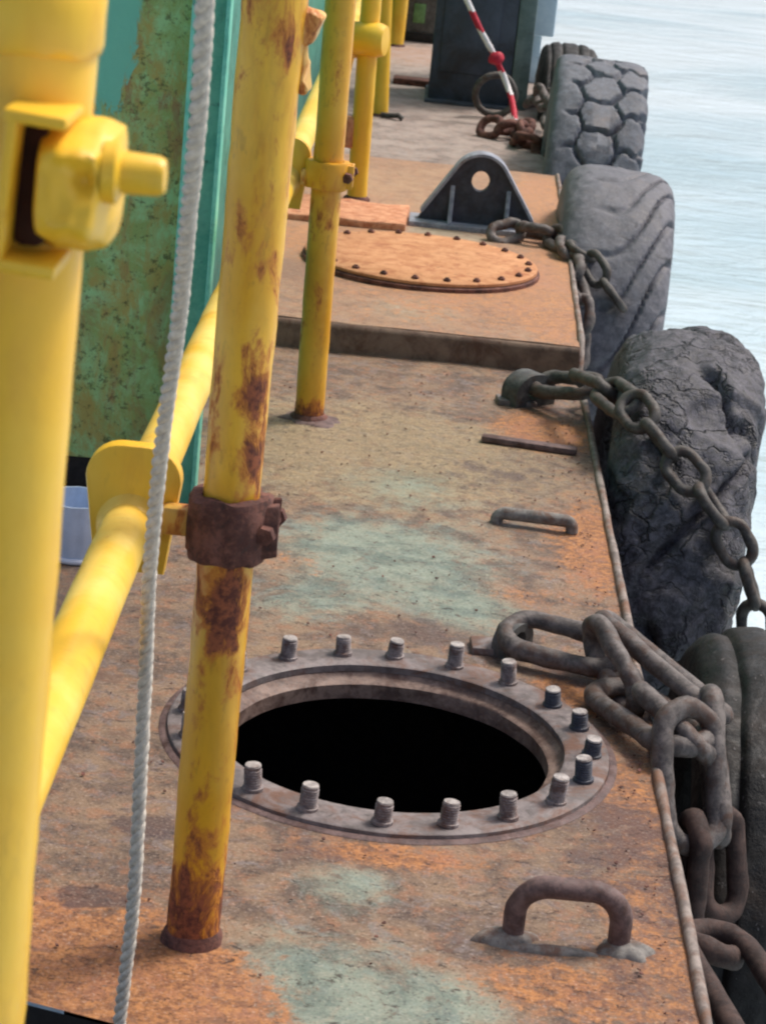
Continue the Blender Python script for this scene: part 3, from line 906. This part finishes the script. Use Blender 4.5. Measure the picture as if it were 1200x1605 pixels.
for (yy, dz) in ((2.150, 0), (4.20, 0), (6.22, 0.0)):
    bm = bmesh.new()
    add_prism(bm, plate_outline((-0.257, 0.470 + dz), 0.098, 0.136, 0.036, yy), (0, 0.022, 0), 0.004)
    build('mounting_plate', bm, M['yellow'], rl, 40)
    bm = bmesh.new()
    add_box(bm, (-0.199, yy - 0.008, 0.468), (0.05, 0.022, 0.030), None, 0.004)
    build('link_lug', bm, M['flaked'], rl, 40)
    bm = bmesh.new()
    add_lathe(bm, [(0.0262, -0.014), (0.032, -0.004), (0.036, 0.001)], (-0.2575, yy, 0.452), V((0, 1, 0)), 36)
    build('weld_collar', bm, M['yellow_rail'], rl, 60)

# near post at the left with its capped top and cast coupler
NP = V((-0.2078, 1.0, Z_T))
npo = thing('capped_post', 'big bright yellow post in the left foreground with a domed cap and cast coupler', 'post', NP)
bm = bmesh.new()
pp = post_path((NP.x, NP.y, Z_T), 0.0208, 1.095, 60)
add_tube(bm, pp, 0.0305, 48, rough=0.0012)
build('post_tube', bm, M['yellow'], npo, 60)
bx = NP.x + 0.0208 * (1.075 - Z_T)
bm = bmesh.new()
prof = [(0.0300, 1.074), (0.0322, 1.075), (0.0332, 1.079), (0.0335, 1.092), (0.0330, 1.100), (0.0305, 1.107), (0.024, 1.112), (0.012, 1.115), (0, 1.1155)]
add_lathe(bm, prof, (bx, NP.y, 0), n=48)
for v in bm.verts: v.co += V((1, 1, 1)) * 0.0014 * noise.noise(v.co * 60)
build('domed_cap', bm, M['yellow'], npo, 50)
# coupler: bent strap plate, cast block with a dished face, pin stub
cz = 1.0195
fy = NP.y - 0.036
bm = bmesh.new()
add_box(bm, (-0.1765, fy + 0.004, cz), (0.0055, 0.050, 0.066), Matrix.Rotation(R(4), 3, 'Y'), 0.002)
add_box(bm, (-0.1645, fy + 0.004, cz + 0.0325), (0.028, 0.05, 0.006), Matrix.Rotation(R(4), 3, 'Y'), 0.002)
add_box(bm, (-0.1665, fy + 0.004, cz - 0.0325), (0.028, 0.05, 0.006), Matrix.Rotation(R(4), 3, 'Y'), 0.002)
build('strap', bm, M['yellow'], npo, 40)
bm = bmesh.new()
gr = []
K = 28
for i in range(K + 1):
    line = []
    for j in range(K + 1):
        u = -1 + 2 * j / K; v = -1 + 2 * i / K
        r4 = (abs(u) ** 4 + abs(v) ** 4) ** 0.25
        m_ = max(abs(u), abs(v))
        s = (m_ / r4) if r4 > 0 else 1
        s = 0.35 * 1 + 0.65 * s
        uu, vv = u * s, v * s
        edge = max(0, min(1, (1 - m_) / 0.35))
        edge = edge * edge * (3 - 2 * edge)
        dish = math.exp(-((uu - 0.35) ** 2 / 0.13 + (vv - 0.28) ** 2 / 0.06)) * 0.010 + math.exp(-((uu + 0.1) ** 2 / 0.5 + (vv + 0.75) ** 2 / 0.03)) * 0.005 - math.exp(-((uu - 0.2) ** 2 / 0.4 + (vv + 0.45) ** 2 / 0.02)) * 0.003 - math.exp(-((uu - 0.3) ** 2 / 0.3 + (vv - 0.72) ** 2 / 0.02)) * 0.003 + 0.0018 * noise.noise(V((u * 3, v * 3, 2)))
        y = fy + 0.008 - 0.026 * edge + dish
        line.append(bm.verts.new((-0.1505 + uu * 0.0185 + 0.019 * vv * 0.03, y, cz + vv * 0.0275 + 0.0012 * noise.noise(V((u * 2, v * 2, 5))))))
    gr.append(line)
for i in range(K):
    for j in range(K): bm.faces.new((gr[i][j], gr[i][j + 1], gr[i + 1][j + 1], gr[i + 1][j]))
rim = [gr[0][j] for j in range(K + 1)] + [gr[i][K] for i in range(1, K + 1)] + [gr[K][j] for j in range(K - 1, -1, -1)] + [gr[i][0] for i in range(K - 1, 0, -1)]
back = [bm.verts.new(v.co + V((0, 0.03, 0))) for v in rim]
for i in range(len(rim)): bm.faces.new((rim[i], rim[(i + 1) % len(rim)], back[(i + 1) % len(rim)], back[i]))
bmesh.ops.recalc_face_normals(bm, faces=bm.faces)
build('cast_block', bm, M['yellow'], npo, 60)
bm = bmesh.new()
add_lathe(bm, [(0.0135, 0.0), (0.0135, 0.006), (0.009, 0.008), (0.0088, 0.024), (0.0075, 0.0265), (0, 0.027)], (-0.1365, fy + 0.0, cz + 0.010), V((1, 0, 0.02)), 28)
for v in bm.verts: v.co += V((0, 1, 1)) * 0.0008 * noise.noise(v.co * 90)
build('pin', bm, M['yellow'], npo, 50)
bm = bmesh.new()
add_box(bm, (-0.1685, fy + 0.012, cz), (0.014, 0.026, 0.054), None, 0.004)
build('shaded_slot', bm, M['slot_shade'], npo, 40)  # dark box fills the open slot; the gap's shade is put into its colour

# ------------------------------------------------------------------ rope
rp = [(-0.140, 1.40, 1.30), (-0.150, 1.45, 1.12), (-0.153, 1.50, 1.052), (-0.157, 1.55, 0.969), (-0.166, 1.62, 0.88), (-0.176, 1.70, 0.785), (-0.187, 1.755, 0.69), (-0.195, 1.80, 0.598), (-0.199, 1.83, 0.51), (-0.200, 1.86, 0.419), (-0.1995, 1.875, 0.30), (-0.199, 1.885, 0.172), (-0.206, 1.90, 0.03), (-0.213, 1.915, -0.10), (-0.220, 1.92, -0.34)]
def smooth_path(pts, step):
    pts = [V(p) for p in pts]
    P = [pts[0] * 2 - pts[1]] + pts + [pts[-1] * 2 - pts[-2]]
    out = []
    for i in range(1, len(P) - 2):
        L = (P[i + 1] - P[i]).length; n = max(2, int(L / step))
        for k in range(n):
            t = k / n
            out.append(0.5 * ((2 * P[i]) + (-P[i - 1] + P[i + 1]) * t + (2 * P[i - 1] - 5 * P[i] + 4 * P[i + 1] - P[i + 2]) * t * t + (-P[i - 1] + 3 * P[i] - 3 * P[i + 1] + P[i + 2]) * t ** 3))
    out.append(pts[-1])
    return out
cl = smooth_path(rp, 0.003)
bm = bmesh.new()
s = 0
for st in range(3):
    pts = []; s = 0
    for i, p in enumerate(cl):
        t = (cl[min(i + 1, len(cl) - 1)] - cl[max(i - 1, 0)]).normalized()
        if i: s += (p - cl[i - 1]).length
        a = t.cross(V((0, 1, 0))).normalized(); b = t.cross(a)
        th = s / 0.036 * 2 * PI + st * 2 * PI / 3
        pts.append(p + a * (0.0033 * math.cos(th)) + b * (0.0033 * math.sin(th)))
    add_tube(bm, pts, 0.0037, 8, rough=0.0006, seed=st)
o = build('rope', bm, M['rope'], None, 80, loc=(-0.199, 1.885, 0.17))
tag(o, 'grey white twisted rope hanging down in front of the yellow railing', 'rope')

# small plastic cup by the wall
cu = thing('plastic_cup', 'pale blue ridged plastic cup with a white rim standing behind the capped post', 'cup', (-0.475, 3.28, 0))
def cup_at(c):
    bm = bmesh.new()
    n = 60
    prof = [(0.046, 0.006), (0.048, 0.012), (0.052, 0.085), (0.053, 0.095), (0.050, 0.095), (0.045, 0.010), (0, 0.009)]
    rings = []
    for (r, z) in prof:
        rings.append([bm.verts.new(V(c) + V(((r + (0.0012 if j % 4 < 2 else 0)) * math.cos(2 * PI * j / n), (r + (0.0012 if j % 4 < 2 else 0)) * math.sin(2 * PI * j / n), z))) for j in range(n)] if r > 0 else [bm.verts.new(V(c) + V((0, 0, z)))])
    for A, B in zip(rings, rings[1:]):
        for j in range(n):
            if len(B) == 1: bm.faces.new((A[j], A[(j + 1) % n], B[0]))
            else: bm.faces.new((A[j], A[(j + 1) % n], B[(j + 1) % n], B[j]))
    return bm
build('cup_body', cup_at((-0.475, 3.28, 0)), M['cup'], cu, 50)
bm = bmesh.new()
add_tube(bm, [V((-0.475 + 0.048 * math.cos(2 * PI * i / 40), 3.28 + 0.048 * math.sin(2 * PI * i / 40), 0.005)) for i in range(40)], 0.005, 8, closed=True)
build('cup_rim', bm, M['cup_rim'], cu, 60)

# ------------------------------------------------------------------ deck handles
def u_handle(label, a, b, h, bar, mat, pad=True, name='grab_bar'):
    a, b = V(a), V(b)
    t = thing(name, label, 'grab bar', (a + b) / 2, 'bar handles welded along the right of the deck')
    d = (b - a).normalized(); L = (b - a).length; rc = min(h * 0.75, L * 0.3)
    pts = [a, a + V((0, 0, h - rc))]
    for i in range(1, 9):
        th = PI / 2 * i / 8
        pts.append(a + d * (rc - rc * math.cos(th)) + V((0, 0, h - rc + rc * math.sin(th))))
    for i in range(0, 9):
        th = PI / 2 * i / 8
        pts.append(b - d * (rc - rc * math.sin(th)) + V((0, 0, h - rc + rc * math.cos(th))))
    pts += [b + V((0, 0, 0))]
    bm = bmesh.new()
    add_tube(bm, pts, bar, 18, rough=bar * 0.14)
    build('grip_bar', bm, mat, t, 60)
    if pad:
        bm = bmesh.new()
        add_mound(bm, a + V((-0.006, -0.004, 0)), 0.034, 0.022, 0.010, 1)
        add_mound(bm, b + V((0.008, -0.004, 0)), 0.032, 0.024, 0.011, 2)
        add_mound(bm, (a + b) / 2 + V((-0.02, -0.022, 0)), 0.055, 0.010, 0.006, 3)
        build('weld_pad', bm, M['weld'], t, 60)
    return t
u_handle('tall arched rusty bar handle nearest the camera, in front of the manhole', (0.188, 2.205, 0), (0.305, 2.205, 0), 0.066, 0.0125, M['handle'])
u_handle('low grey bar handle lying close to the deck, beyond the chain by the manhole', (0.192, 3.655, 0), (0.322, 3.645, 0), 0.019, 0.011, M['weld'], False)
bm = bmesh.new()
add_box(bm, (0.262, 4.135, 0.006), (0.185, 0.026, 0.013), Matrix.Rotation(R(-8), 3, 'Z'), 0.004)
for v in bm.verts: v.co += V((0, 1, 0.3)) * 0.004 * noise.noise(v.co * 25)
o = build('flat_bar', bm, M['handle'], None, 40, loc=(0.262, 4.135, 0))
tag(o, 'flat brown steel bar welded to the deck just in front of the far eye plate', 'steel bar')

# ------------------------------------------------------------------ eye plates and chains
def eye_plate(label, c, rad, thick, rotz, pad_c):
    t = thing('eye_plate', label, 'eye plate', c, 'eye plates for the fender chains')
    bm = bmesh.new()
    rot = Matrix.Rotation(rotz, 4, 'Z')
    outl = [V((-rad, 0, 0))] + [V((rad * math.cos(th), 0, rad * 0.55 + rad * 0.75 * math.sin(th))) for th in [PI - PI * i / 16 for i in range(17)]] + [V((rad, 0, 0))]
    inner = [V((rad * 0.42 * math.cos(2 * PI * i / 20), 0, rad * 0.62 + rad * 0.36 * math.sin(2 * PI * i / 20))) for i in range(20)]
    def fwh(y):
        ov = [bm.verts.new((p.x, y, p.z)) for p in outl]; iv = [bm.verts.new((p.x, y, p.z)) for p in inner]
        es = [bm.edges.new((ov[i], ov[(i + 1) % len(ov)])) for i in range(len(ov))] + [bm.edges.new((iv[i], iv[(i + 1) % len(iv)])) for i in range(len(iv))]
        bmesh.ops.triangle_fill(bm, edges=es, use_beauty=True)
        return ov, iv
    oa, ia = fwh(-thick / 2); ob, ib = fwh(thick / 2)
    for A, B in ((oa, ob), (ia, ib)):
        for i in range(len(A)): bm.faces.new((A[i], A[(i + 1) % len(A)], B[(i + 1) % len(A)], B[i]))
    bmesh.ops.recalc_face_normals(bm, faces=bm.faces)
    bmesh.ops.transform(bm, matrix=Matrix.Translation(V(c)) @ rot, verts=bm.verts)
    build('plate', bm, M['eye'], t, 40)
    bm = bmesh.new()
    add_box(bm, V(pad_c) + V((0, 0, 0.005)), (0.085, 0.05, 0.013), Matrix.Rotation(R(5), 3, 'Z'), 0.004)
    for v in bm.verts: v.co += V((1, 1, 0)) * 0.004 * noise.noise(v.co * 30)
    build('pad', bm, M['flange'], t, 40)
    return t
eye_plate('dark grey eye plate beside the manhole holding the nearest big chain', (0.205, 3.06, 0), 0.036, 0.026, R(55), (0.185, 3.06, 0))
eye_plate('dark rounded eye plate before the platform riser, holding the lumpy tyre chain', (0.268, 4.46, 0), 0.052, 0.05, R(38), (0.245, 4.45, 0))

B = 0.0142
chain('fender_chain', 'heavy brown grey chain drooping over the deck edge beside the manhole', [
    ((0.195, 3.055, 0.036), (0.355, 2.995, 0.034), (0.05, -0.35, 1), 0.078, B),
    ((0.312, 3.0, 0.068), (0.372, 2.865, 0.016), (1.0, 0.45, 0.25), 0.07, B),
    ((0.338, 2.915, 0.018), (0.432, 2.715, 0.030), (0.12, -0.3, 1), 0.082, B),
    ((0.380, 2.84, 0.042), (0.452, 2.72, 0.02), (0.8, 0.1, 0.75), 0.066, B * 0.95),
    ((0.424, 2.745, 0.072), (0.447, 2.66, -0.088), (0.45, -1, -0.25), 0.082, B),
    ((0.446, 2.68, -0.06), (0.452, 2.66, -0.20), (1, 0.2, 0), 0.066, B),
], M['chain'], 'link', 5)
chain('tyre_chain', 'long straight chain running from the deck edge beside the manhole out to the black tyre', [
    ((0.338, 3.055, 0.066), (0.482, 2.835, 0.030), (0.5, 0.2, 1), 0.05, B),
    ((0.466, 2.845, 0.05), (0.486, 2.70, -0.09), (1, 0.3, 0.3), 0.06, B),
    ((0.484, 2.72, -0.065), (0.500, 2.67, -0.19), (0.6, -1, 0.1), 0.055, B),
], M['chain'], 'link', 2)
chain('low_chain', 'dark rusty chain hanging below the deck edge in the near right corner', [
    ((0.432, 2.38, -0.06), (0.486, 2.09, -0.05), (0.15, -0.25, 1), 0.085, B),
    ((0.43, 2.49, -0.13), (0.432, 2.33, -0.06), (0.2, -0.5, 1), 0.06, B),
    ((0.478, 2.13, -0.05), (0.50, 1.95, -0.13), (1, 0.3, 0.3), 0.06, B),
], M['chain_rust_shade'])
# chain over the lumpy tyre
lk = [((0.285, 4.46, 0.045), (0.392, 4.36, 0.074), (0.1, -0.6, 1), 0.062, 0.0145),
      ((0.366, 4.385, 0.078), (0.408, 4.205, 0.108), (0.6, 0.0, 0.8), 0.052, 0.0125),
      ((0.398, 4.225, 0.112), (0.440, 4.060, 0.118), (-0.5, -0.5, 0.8), 0.054, 0.0115)]
lk += run_links([(0.432, 4.075, 0.135), (0.484, 3.979, 0.088), (0.539, 3.94, 0.047), (0.589, 3.905, 0.002), (0.632, 3.872, -0.051), (0.668, 3.867, -0.109), (0.692, 3.845, -0.173), (0.704, 3.829, -0.27), (0.71, 3.834, -0.399)], 0.105, 0.0105, 0.056, V((0, -0.4, 1)))
chain('fender_chain', 'grey chain draped diagonally across the lumpy worn tyre', lk, M['chain_dark'])
lk = [((0.385, 4.47, 0.03), (0.46, 4.40, 0.05), (0.3, 0.2, 1), 0.06, 0.0085), ((0.42, 4.42, 0.05), (0.465, 4.26, 0.04), (0.9, 0.2, 0.4), 0.05, 0.0085)]
chain('spare_links', 'two thin loose grey links lying over the deck edge above the lumpy tyre', lk, M['chain'])
# chain from the padeye over the ribbed tyre
lk = run_links([(0.205, 5.80, 0.078), (0.235, 5.83, 0.098), (0.30, 5.84, 0.100), (0.36, 5.81, 0.10), (0.392, 5.74, 0.096), (0.412, 5.58, 0.055), (0.432, 5.47, 0.0), (0.44, 5.42, -0.09), (0.44, 5.4, -0.2)], 0.12, 0.0135, 0.05, V((0, -0.3, 1)))
chain('fender_chain', 'thick grey chain leading from the black padeye over the platform edge', lk, M['chain'])
lk = run_links([(0.395, 5.78, 0.09), (0.43, 5.64, 0.10), (0.47, 5.585, 0.06), (0.518, 5.54, 0.0), (0.56, 5.525, -0.03), (0.605, 5.52, -0.05)], 0.11, 0.0105, 0.058, V((0, -0.6, 1)))
chain('fender_chain', 'dark open linked chain lying against the curved ribbed tyre', lk, M['chain_dark'])
# small chain heap by the block tyre
lk = run_links([(0.20, 8.05, 0.03), (0.26, 8.0, 0.045), (0.33, 8.06, 0.04), (0.38, 7.95, 0.05), (0.31, 7.86, 0.03), (0.39, 7.82, 0.035), (0.44, 7.78, 0.03), (0.462, 7.7, -0.1)], 0.12, 0.015, 0.07, V((0, -0.4, 1)))
chain('fender_chain', 'small heap of brown chain at the foot of the red and white cord', lk, M['rust'])
lk = run_links([(0.40, 8.6, 0.06), (0.43, 8.45, 0.12), (0.44, 8.3, 0.10), (0.45, 8.15, 0.12), (0.455, 8.0, 0.05), (0.465, 7.85, -0.05)], 0.12, 0.015, 0.07, V((0.4, -0.4, 1)))
chain('fender_chain', 'grey chain along the deck edge beside the block treaded tyre', lk, M['chain'])
bm = bmesh.new()
add_tube(bm, [(0.29, 7.05, 0.02), (0.36, 6.98, 0.028), (0.42, 6.97, 0.024), (0.45, 6.9, -0.04), (0.46, 6.85, -0.2)], 0.016, 12, rough=0.003)
o = build('lashing_cable', bm, M['rust'], None, 60, loc=(0.36, 6.98, 0))
tag(o, 'short dark rusty cable bent over the deck edge behind the padeye', 'cable')
bm = bmesh.new()
add_tube(bm, [V((0.25 + 0.075 * math.cos(2 * PI * i / 40), 8.52 + 0.01 * math.sin(4 * PI * i / 40), 0.088 + 0.075 * math.sin(2 * PI * i / 40))) for i in range(40)], 0.013, 10, closed=True, rough=0.002)
o = build('mooring_ring', bm, M['chain_dark'], None, 60, loc=(0.25, 8.52, 0.01))
tag(o, 'dark iron ring standing upright against the foot of the navy box', 'ring')

# ------------------------------------------------------------------ tyres
def tyre(name, label, c, Rr, W, mat, tread, tilt=0.0, yaw=0.0, NT_=300, power=4.0, group='old tyre fenders along the hull'):
    c = V(c)
    h = W / 2
    bead = Rr * 0.58
    rm = (bead + Rr) / 2; rh = (Rr - bead) / 2
    raw, dirs = [], []
    dense = []
    for i in range(1601):
        th = R(-52) + R(284) * i / 1600
        cx, sx_ = math.cos(th), math.sin(th)
        dense.append((-h * math.copysign(abs(cx) ** (2 / power), cx), rm + rh * math.copysign(abs(sx_) ** (2 / power), sx_), th))
    cum = [0]
    for p_, q_ in zip(dense, dense[1:]): cum.append(cum[-1] + math.hypot(q_[0] - p_[0], q_[1] - p_[1]))
    di = 0
    for i in range(100):
        while di < 1600 and cum[di] < cum[-1] * i / 99 - 1e-9: di += 1
        th = dense[di][2]
        cx, sx_ = math.cos(th), math.sin(th)
        e = 2 / power
        raw.append((-h * math.copysign(abs(cx) ** e, cx), rm + rh * math.copysign(abs(sx_) ** e, sx_)))
        dirs.append((-cx, sx_))
    inner = [(h * 0.60, bead + 0.012), (h * 0.8, rm), (h * 0.66, Rr - 0.075), (0, Rr - 0.06), (-h * 0.66, Rr - 0.075), (-h * 0.8, rm), (-h * 0.60, bead + 0.012)]
    full = raw + inner
    bm = bmesh.new()
    rings = []
    rot = Matrix.Rotation(yaw, 3, 'Z') @ Matrix.Rotation(tilt, 3, 'Y')
    for j in range(NT_):
        th = 2 * PI * j / NT_
        ring = []
        for i, (x, r) in enumerate(full):
            rr = r; dx = 0
            if i < len(raw):
                d_ = tread(th, x / h, r / Rr, V((x, math.cos(th) * r, math.sin(th) * r)))
                rr += d_ * dirs[i][1]; dx = d_ * dirs[i][0]
            p = rot @ V((x + dx, math.cos(th) * rr, math.sin(th) * rr))
            ring.append(bm.verts.new(c + p))
        rings.append(ring)
    k = len(full)
    for j in range(NT_):
        A, Bq = rings[j], rings[(j + 1) % NT_]
        for i in range(k): bm.faces.new((A[i], A[(i + 1) % k], Bq[(i + 1) % k], Bq[i]))
    bmesh.ops.recalc_face_normals(bm, faces=bm.faces)
    o = build(name, bm, mat, None, 50, loc=c)
    tag(o, label, 'tyre', group)
    return o
def sm(x, a, b):
    t = max(0, min(1, (x - a) / (b - a))); return t * t * (3 - 2 * t)
def tread_worn(th, u, rn, p):
    w = sm(rn, 0.72, 0.92)
    d = 0.009 * noise.fractal(p * 6, 1.0, 2.0, 3) + 0.007 * noise.fractal(p * 26, 0.9, 2.1, 4)
    for (a, sl, wd, dep) in ((1.97, 0.35, 0.035, 0.03), (2.55, -0.5, 0.03, 0.026), (3.1, 0.2, 0.03, 0.028), (1.5, 0.4, 0.03, 0.02), (3.6, -0.3, 0.04, 0.03)):
        q = th - a - sl * (u - 0.2) - 0.16 * noise.noise(V((u * 3, a, 0)))
        lim = sm(u, -0.2, 0.25) if a == 1.97 else sm(abs(u - 0.1 * a), 0.75, 0.4)
        d -= dep * math.exp(-(q / wd) ** 2) * lim
    d -= 0.014 * sm(noise.noise(p * 6 + V((7, 7, 7))), 0.3, 0.45)
    return w * d
def tread_ribbed(th, u, rn, p):
    w = sm(rn, 0.84, 0.93)
    ph = (th + 0.42 * sm(u, -0.15, 1.0) * (1 + 0.6 * u) + 0.03 * noise.noise(V((u * 2, th * 3, 0)))) * 21 / (2 * PI)
    f = abs(ph - math.floor(ph) - 0.5) * 2
    g = sm(f, 0.80, 0.95) * sm(u + 0.25 * noise.noise(V((math.floor(ph) * 3.3, 0, 0))), -0.6, -0.25) * (0.55 + 0.45 * sm(u, 0.0, 0.7))
    return w * (-0.014 * g) + 0.003 * noise.fractal(p * 14, 1, 2, 3) * w
def tread_block(th, u, rn, p):
    w = sm(rn, 0.84, 0.93)
    a = th * 0.5 / 0.128; b = u * 0.165 / 0.128 + 0.25 * noise.noise(V((th * 4, u * 2, 0)))
    a += 0.2 * noise.noise(V((u * 4, th * 3, 5)))
    # hexagon cells
    best = []
    for ib in range(math.floor(b / 0.866) - 1, math.floor(b / 0.866) + 3):
        off = 0.5 if ib % 2 else 0
        a0 = round(a - off)
        for ia in (a0 - 1, a0, a0 + 1):
            best.append(math.hypot(a - ia - off, b - ib * 0.866))
    best.sort()
    e = best[1] - best[0]
    g = 1 - sm(e, 0.04, 0.17)
    g *= sm(u, -0.85, -0.45)
    return w * (-0.020 * g) + 0.004 * noise.fractal(p * 12, 1, 2, 3) * w
def tread_smooth(th, u, rn, p):
    w = sm(rn, 0.8, 0.93)
    g = math.exp(-((abs(u) - 0.3) / 0.05) ** 2) + math.exp(-((abs(u) - 0.72) / 0.05) ** 2)
    return w * (-0.010 * g) + 0.006 * noise.fractal(p * 10, 1, 2, 4) * w
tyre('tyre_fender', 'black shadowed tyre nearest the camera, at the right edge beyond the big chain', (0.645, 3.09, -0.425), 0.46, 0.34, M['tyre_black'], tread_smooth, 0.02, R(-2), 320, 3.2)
tyre('tyre_fender', 'lumpy cracked worn tyre with a grey chain across it', (0.538, 4.36, -0.312), 0.52, 0.285, M['tyre_worn'], tread_worn, 0.10, R(-3), 460, 2.7)
tyre('tyre_fender', 'smooth grey tyre with curved diagonal tread grooves beside the platform', (0.518, 6.03, -0.26), 0.51, 0.30, M['tyre_grey'], tread_ribbed, 0.05, R(-2), 460, 3.6)
tyre('tyre_fender', 'blocky tyre with hexagonal tread lugs beside the chain heap', (0.545, 7.45, -0.14), 0.52, 0.305, M['tyre_block'], tread_block, 0.03, R(-2), 480, 7)
tyre('tyre_fender', 'farthest dark tyre partly hidden behind the blocky tyre', (0.535, 8.95, -0.24), 0.50, 0.22, M['tyre_black'], tread_smooth, 0.0, 0, 240, 4)

# ------------------------------------------------------------------ far objects
bxr = thing('navy_box', 'tall dark navy steel box standing on the deck ahead, behind the red and white cord', 'steel box', (0.16, 9.0, 0))
bm = bmesh.new()
add_box(bm, (0.155, 9.0, 0.62), (0.318, 0.36, 1.24), None, 0.008)
build('box_body', bm, M['navy'], bxr)
bm = bmesh.new()
add_box(bm, (0.3495, 8.99, 0.62), (0.068, 0.34, 1.24), None, 0.006)
build('corner_post', bm, M['greengrey'], bxr)
bm = bmesh.new()
add_box(bm, (0.165, 8.99, 0.005), (0.36, 0.44, 0.014), None, 0.003)
build('box_base', bm, M['navy'], bxr)
bm = bmesh.new()
add_box(bm, (0.14, 8.815, 0.30), (0.22, 0.008, 0.36), None, 0.002)
build('door_panel', bm, M['navy'], bxr)
bm = bmesh.new()
add_box(bm, (0.425, 9.75, 0.74), (0.15, 0.30, 1.06), None, 0.01)
add_box(bm, (0.425, 9.75, 0.10), (0.06, 0.10, 0.2), None, 0.004)
o = build('pale_cabinet', bm, M['paleblue'], None, 35, loc=(0.425, 9.75, 0))
tag(o, 'pale blue grey steel cabinet behind the navy box at the deck edge', 'cabinet')
lk_ = thing('grey_locker', 'dark grey locker with a green patch behind the farthest railing post', 'locker', (-0.075, 10.9, 0))
bm = bmesh.new()
add_box(bm, (-0.06, 10.9, 0.56), (0.20, 0.22, 1.04), None, 0.01)
build('locker_body', bm, M['eye'], lk_)
bm = bmesh.new()
add_box(bm, (-0.06, 10.9, 0.02), (0.21, 0.24, 0.05), None, 0.006)
build('locker_plinth', bm, M['black'], lk_)
bm = bmesh.new()
add_box(bm, (-0.082, 10.786, 0.135), (0.055, 0.006, 0.09), None, 0.002)
build('green_patch', bm, M['leaf'], lk_)
bm = bmesh.new()
add_box(bm, (-0.07, 9.25, 0.012), (0.16, 0.10, 0.03), None, 0.006)
o = build('deck_cleat', bm, M['rust'], None, 35, loc=(-0.07, 9.25, 0))
tag(o, 'low brown steel strip on the deck left of the navy box', 'steel strip')

# red and white twisted cord tied to the chain heap and running up to the box
tp = smooth_path([(0.325, 8.10, 0.03), (0.315, 8.25, 0.08), (0.29, 8.38, 0.14), (0.23, 8.40, 0.243), (0.15, 8.42, 0.36), (0.055, 8.48, 0.52), (-0.02, 8.55, 0.68), (0.02, 8.79, 1.235)], 0.01)
ct = thing('barrier_cord', 'red and white twisted barrier cord rising from the chain heap across the navy box', 'cord', (0.325, 8.10, 0))
bm = bmesh.new()
rings = add_tube(bm, tp, 0.0115, 10, rough=0.002)
bm.faces.ensure_lookup_table()
for f in bm.faces:
    p = f.calc_center_median()
    f.material_index = 1 if math.sin(p.z * 52 + p.x * 10 + math.atan2(p.y - 8.4, p.x) * 0.0) > 0.05 else 0
build('cord', bm, [M['white'], M['red']], ct, 60)
bm = bmesh.new()
bmesh.ops.create_uvsphere(bm, u_segments=16, v_segments=10, radius=0.026, matrix=Matrix.Translation((0.236, 8.395, 0.238)))
for v in bm.verts: v.co += V((1, 1, 1)) * 0.008 * noise.noise(v.co * 40)
build('knot', bm, M['red'], ct, 60)

# loose rust flakes along the deck edge
bm = bmesh.new()
rnd = random.Random(11)
def flake(x, y, z, s):
    k = rnd.randint(4, 6); a0 = rnd.uniform(0, 6)
    ring = [V((x + s * rnd.uniform(.6, 1.1) * math.cos(a0 + 2 * PI * i / k), y + s * rnd.uniform(.6, 1.1) * math.sin(a0 + 2 * PI * i / k), z + rnd.uniform(0.0005, 0.003))) for i in range(k)]
    add_prism(bm, ring, (0, 0, 0.0012))
for i in range(420):
    q = rnd.random()
    if q < 0.25: x, y = rnd.gauss(0.345, 0.022), rnd.uniform(2.0, 4.6)
    elif q < 0.4: x, y = rnd.gauss(0.33, 0.04), rnd.gauss(2.75, 0.12)
    else: x, y = rnd.uniform(-0.35, 0.36), rnd.uniform(2.0, 4.65)
    if x > 0.374 or (V((x, y, 0)) - MC).length < 0.31: continue
    flake(x, y, deck_z(x, y) + 0.001, rnd.uniform(0.001, 0.0032))
o = build('rust_flakes', bm, M['rust'], None, 30)
o['kind'] = 'stuff'
tag(o, 'loose dark rust flakes scattered over the deck plating', 'rust flakes')
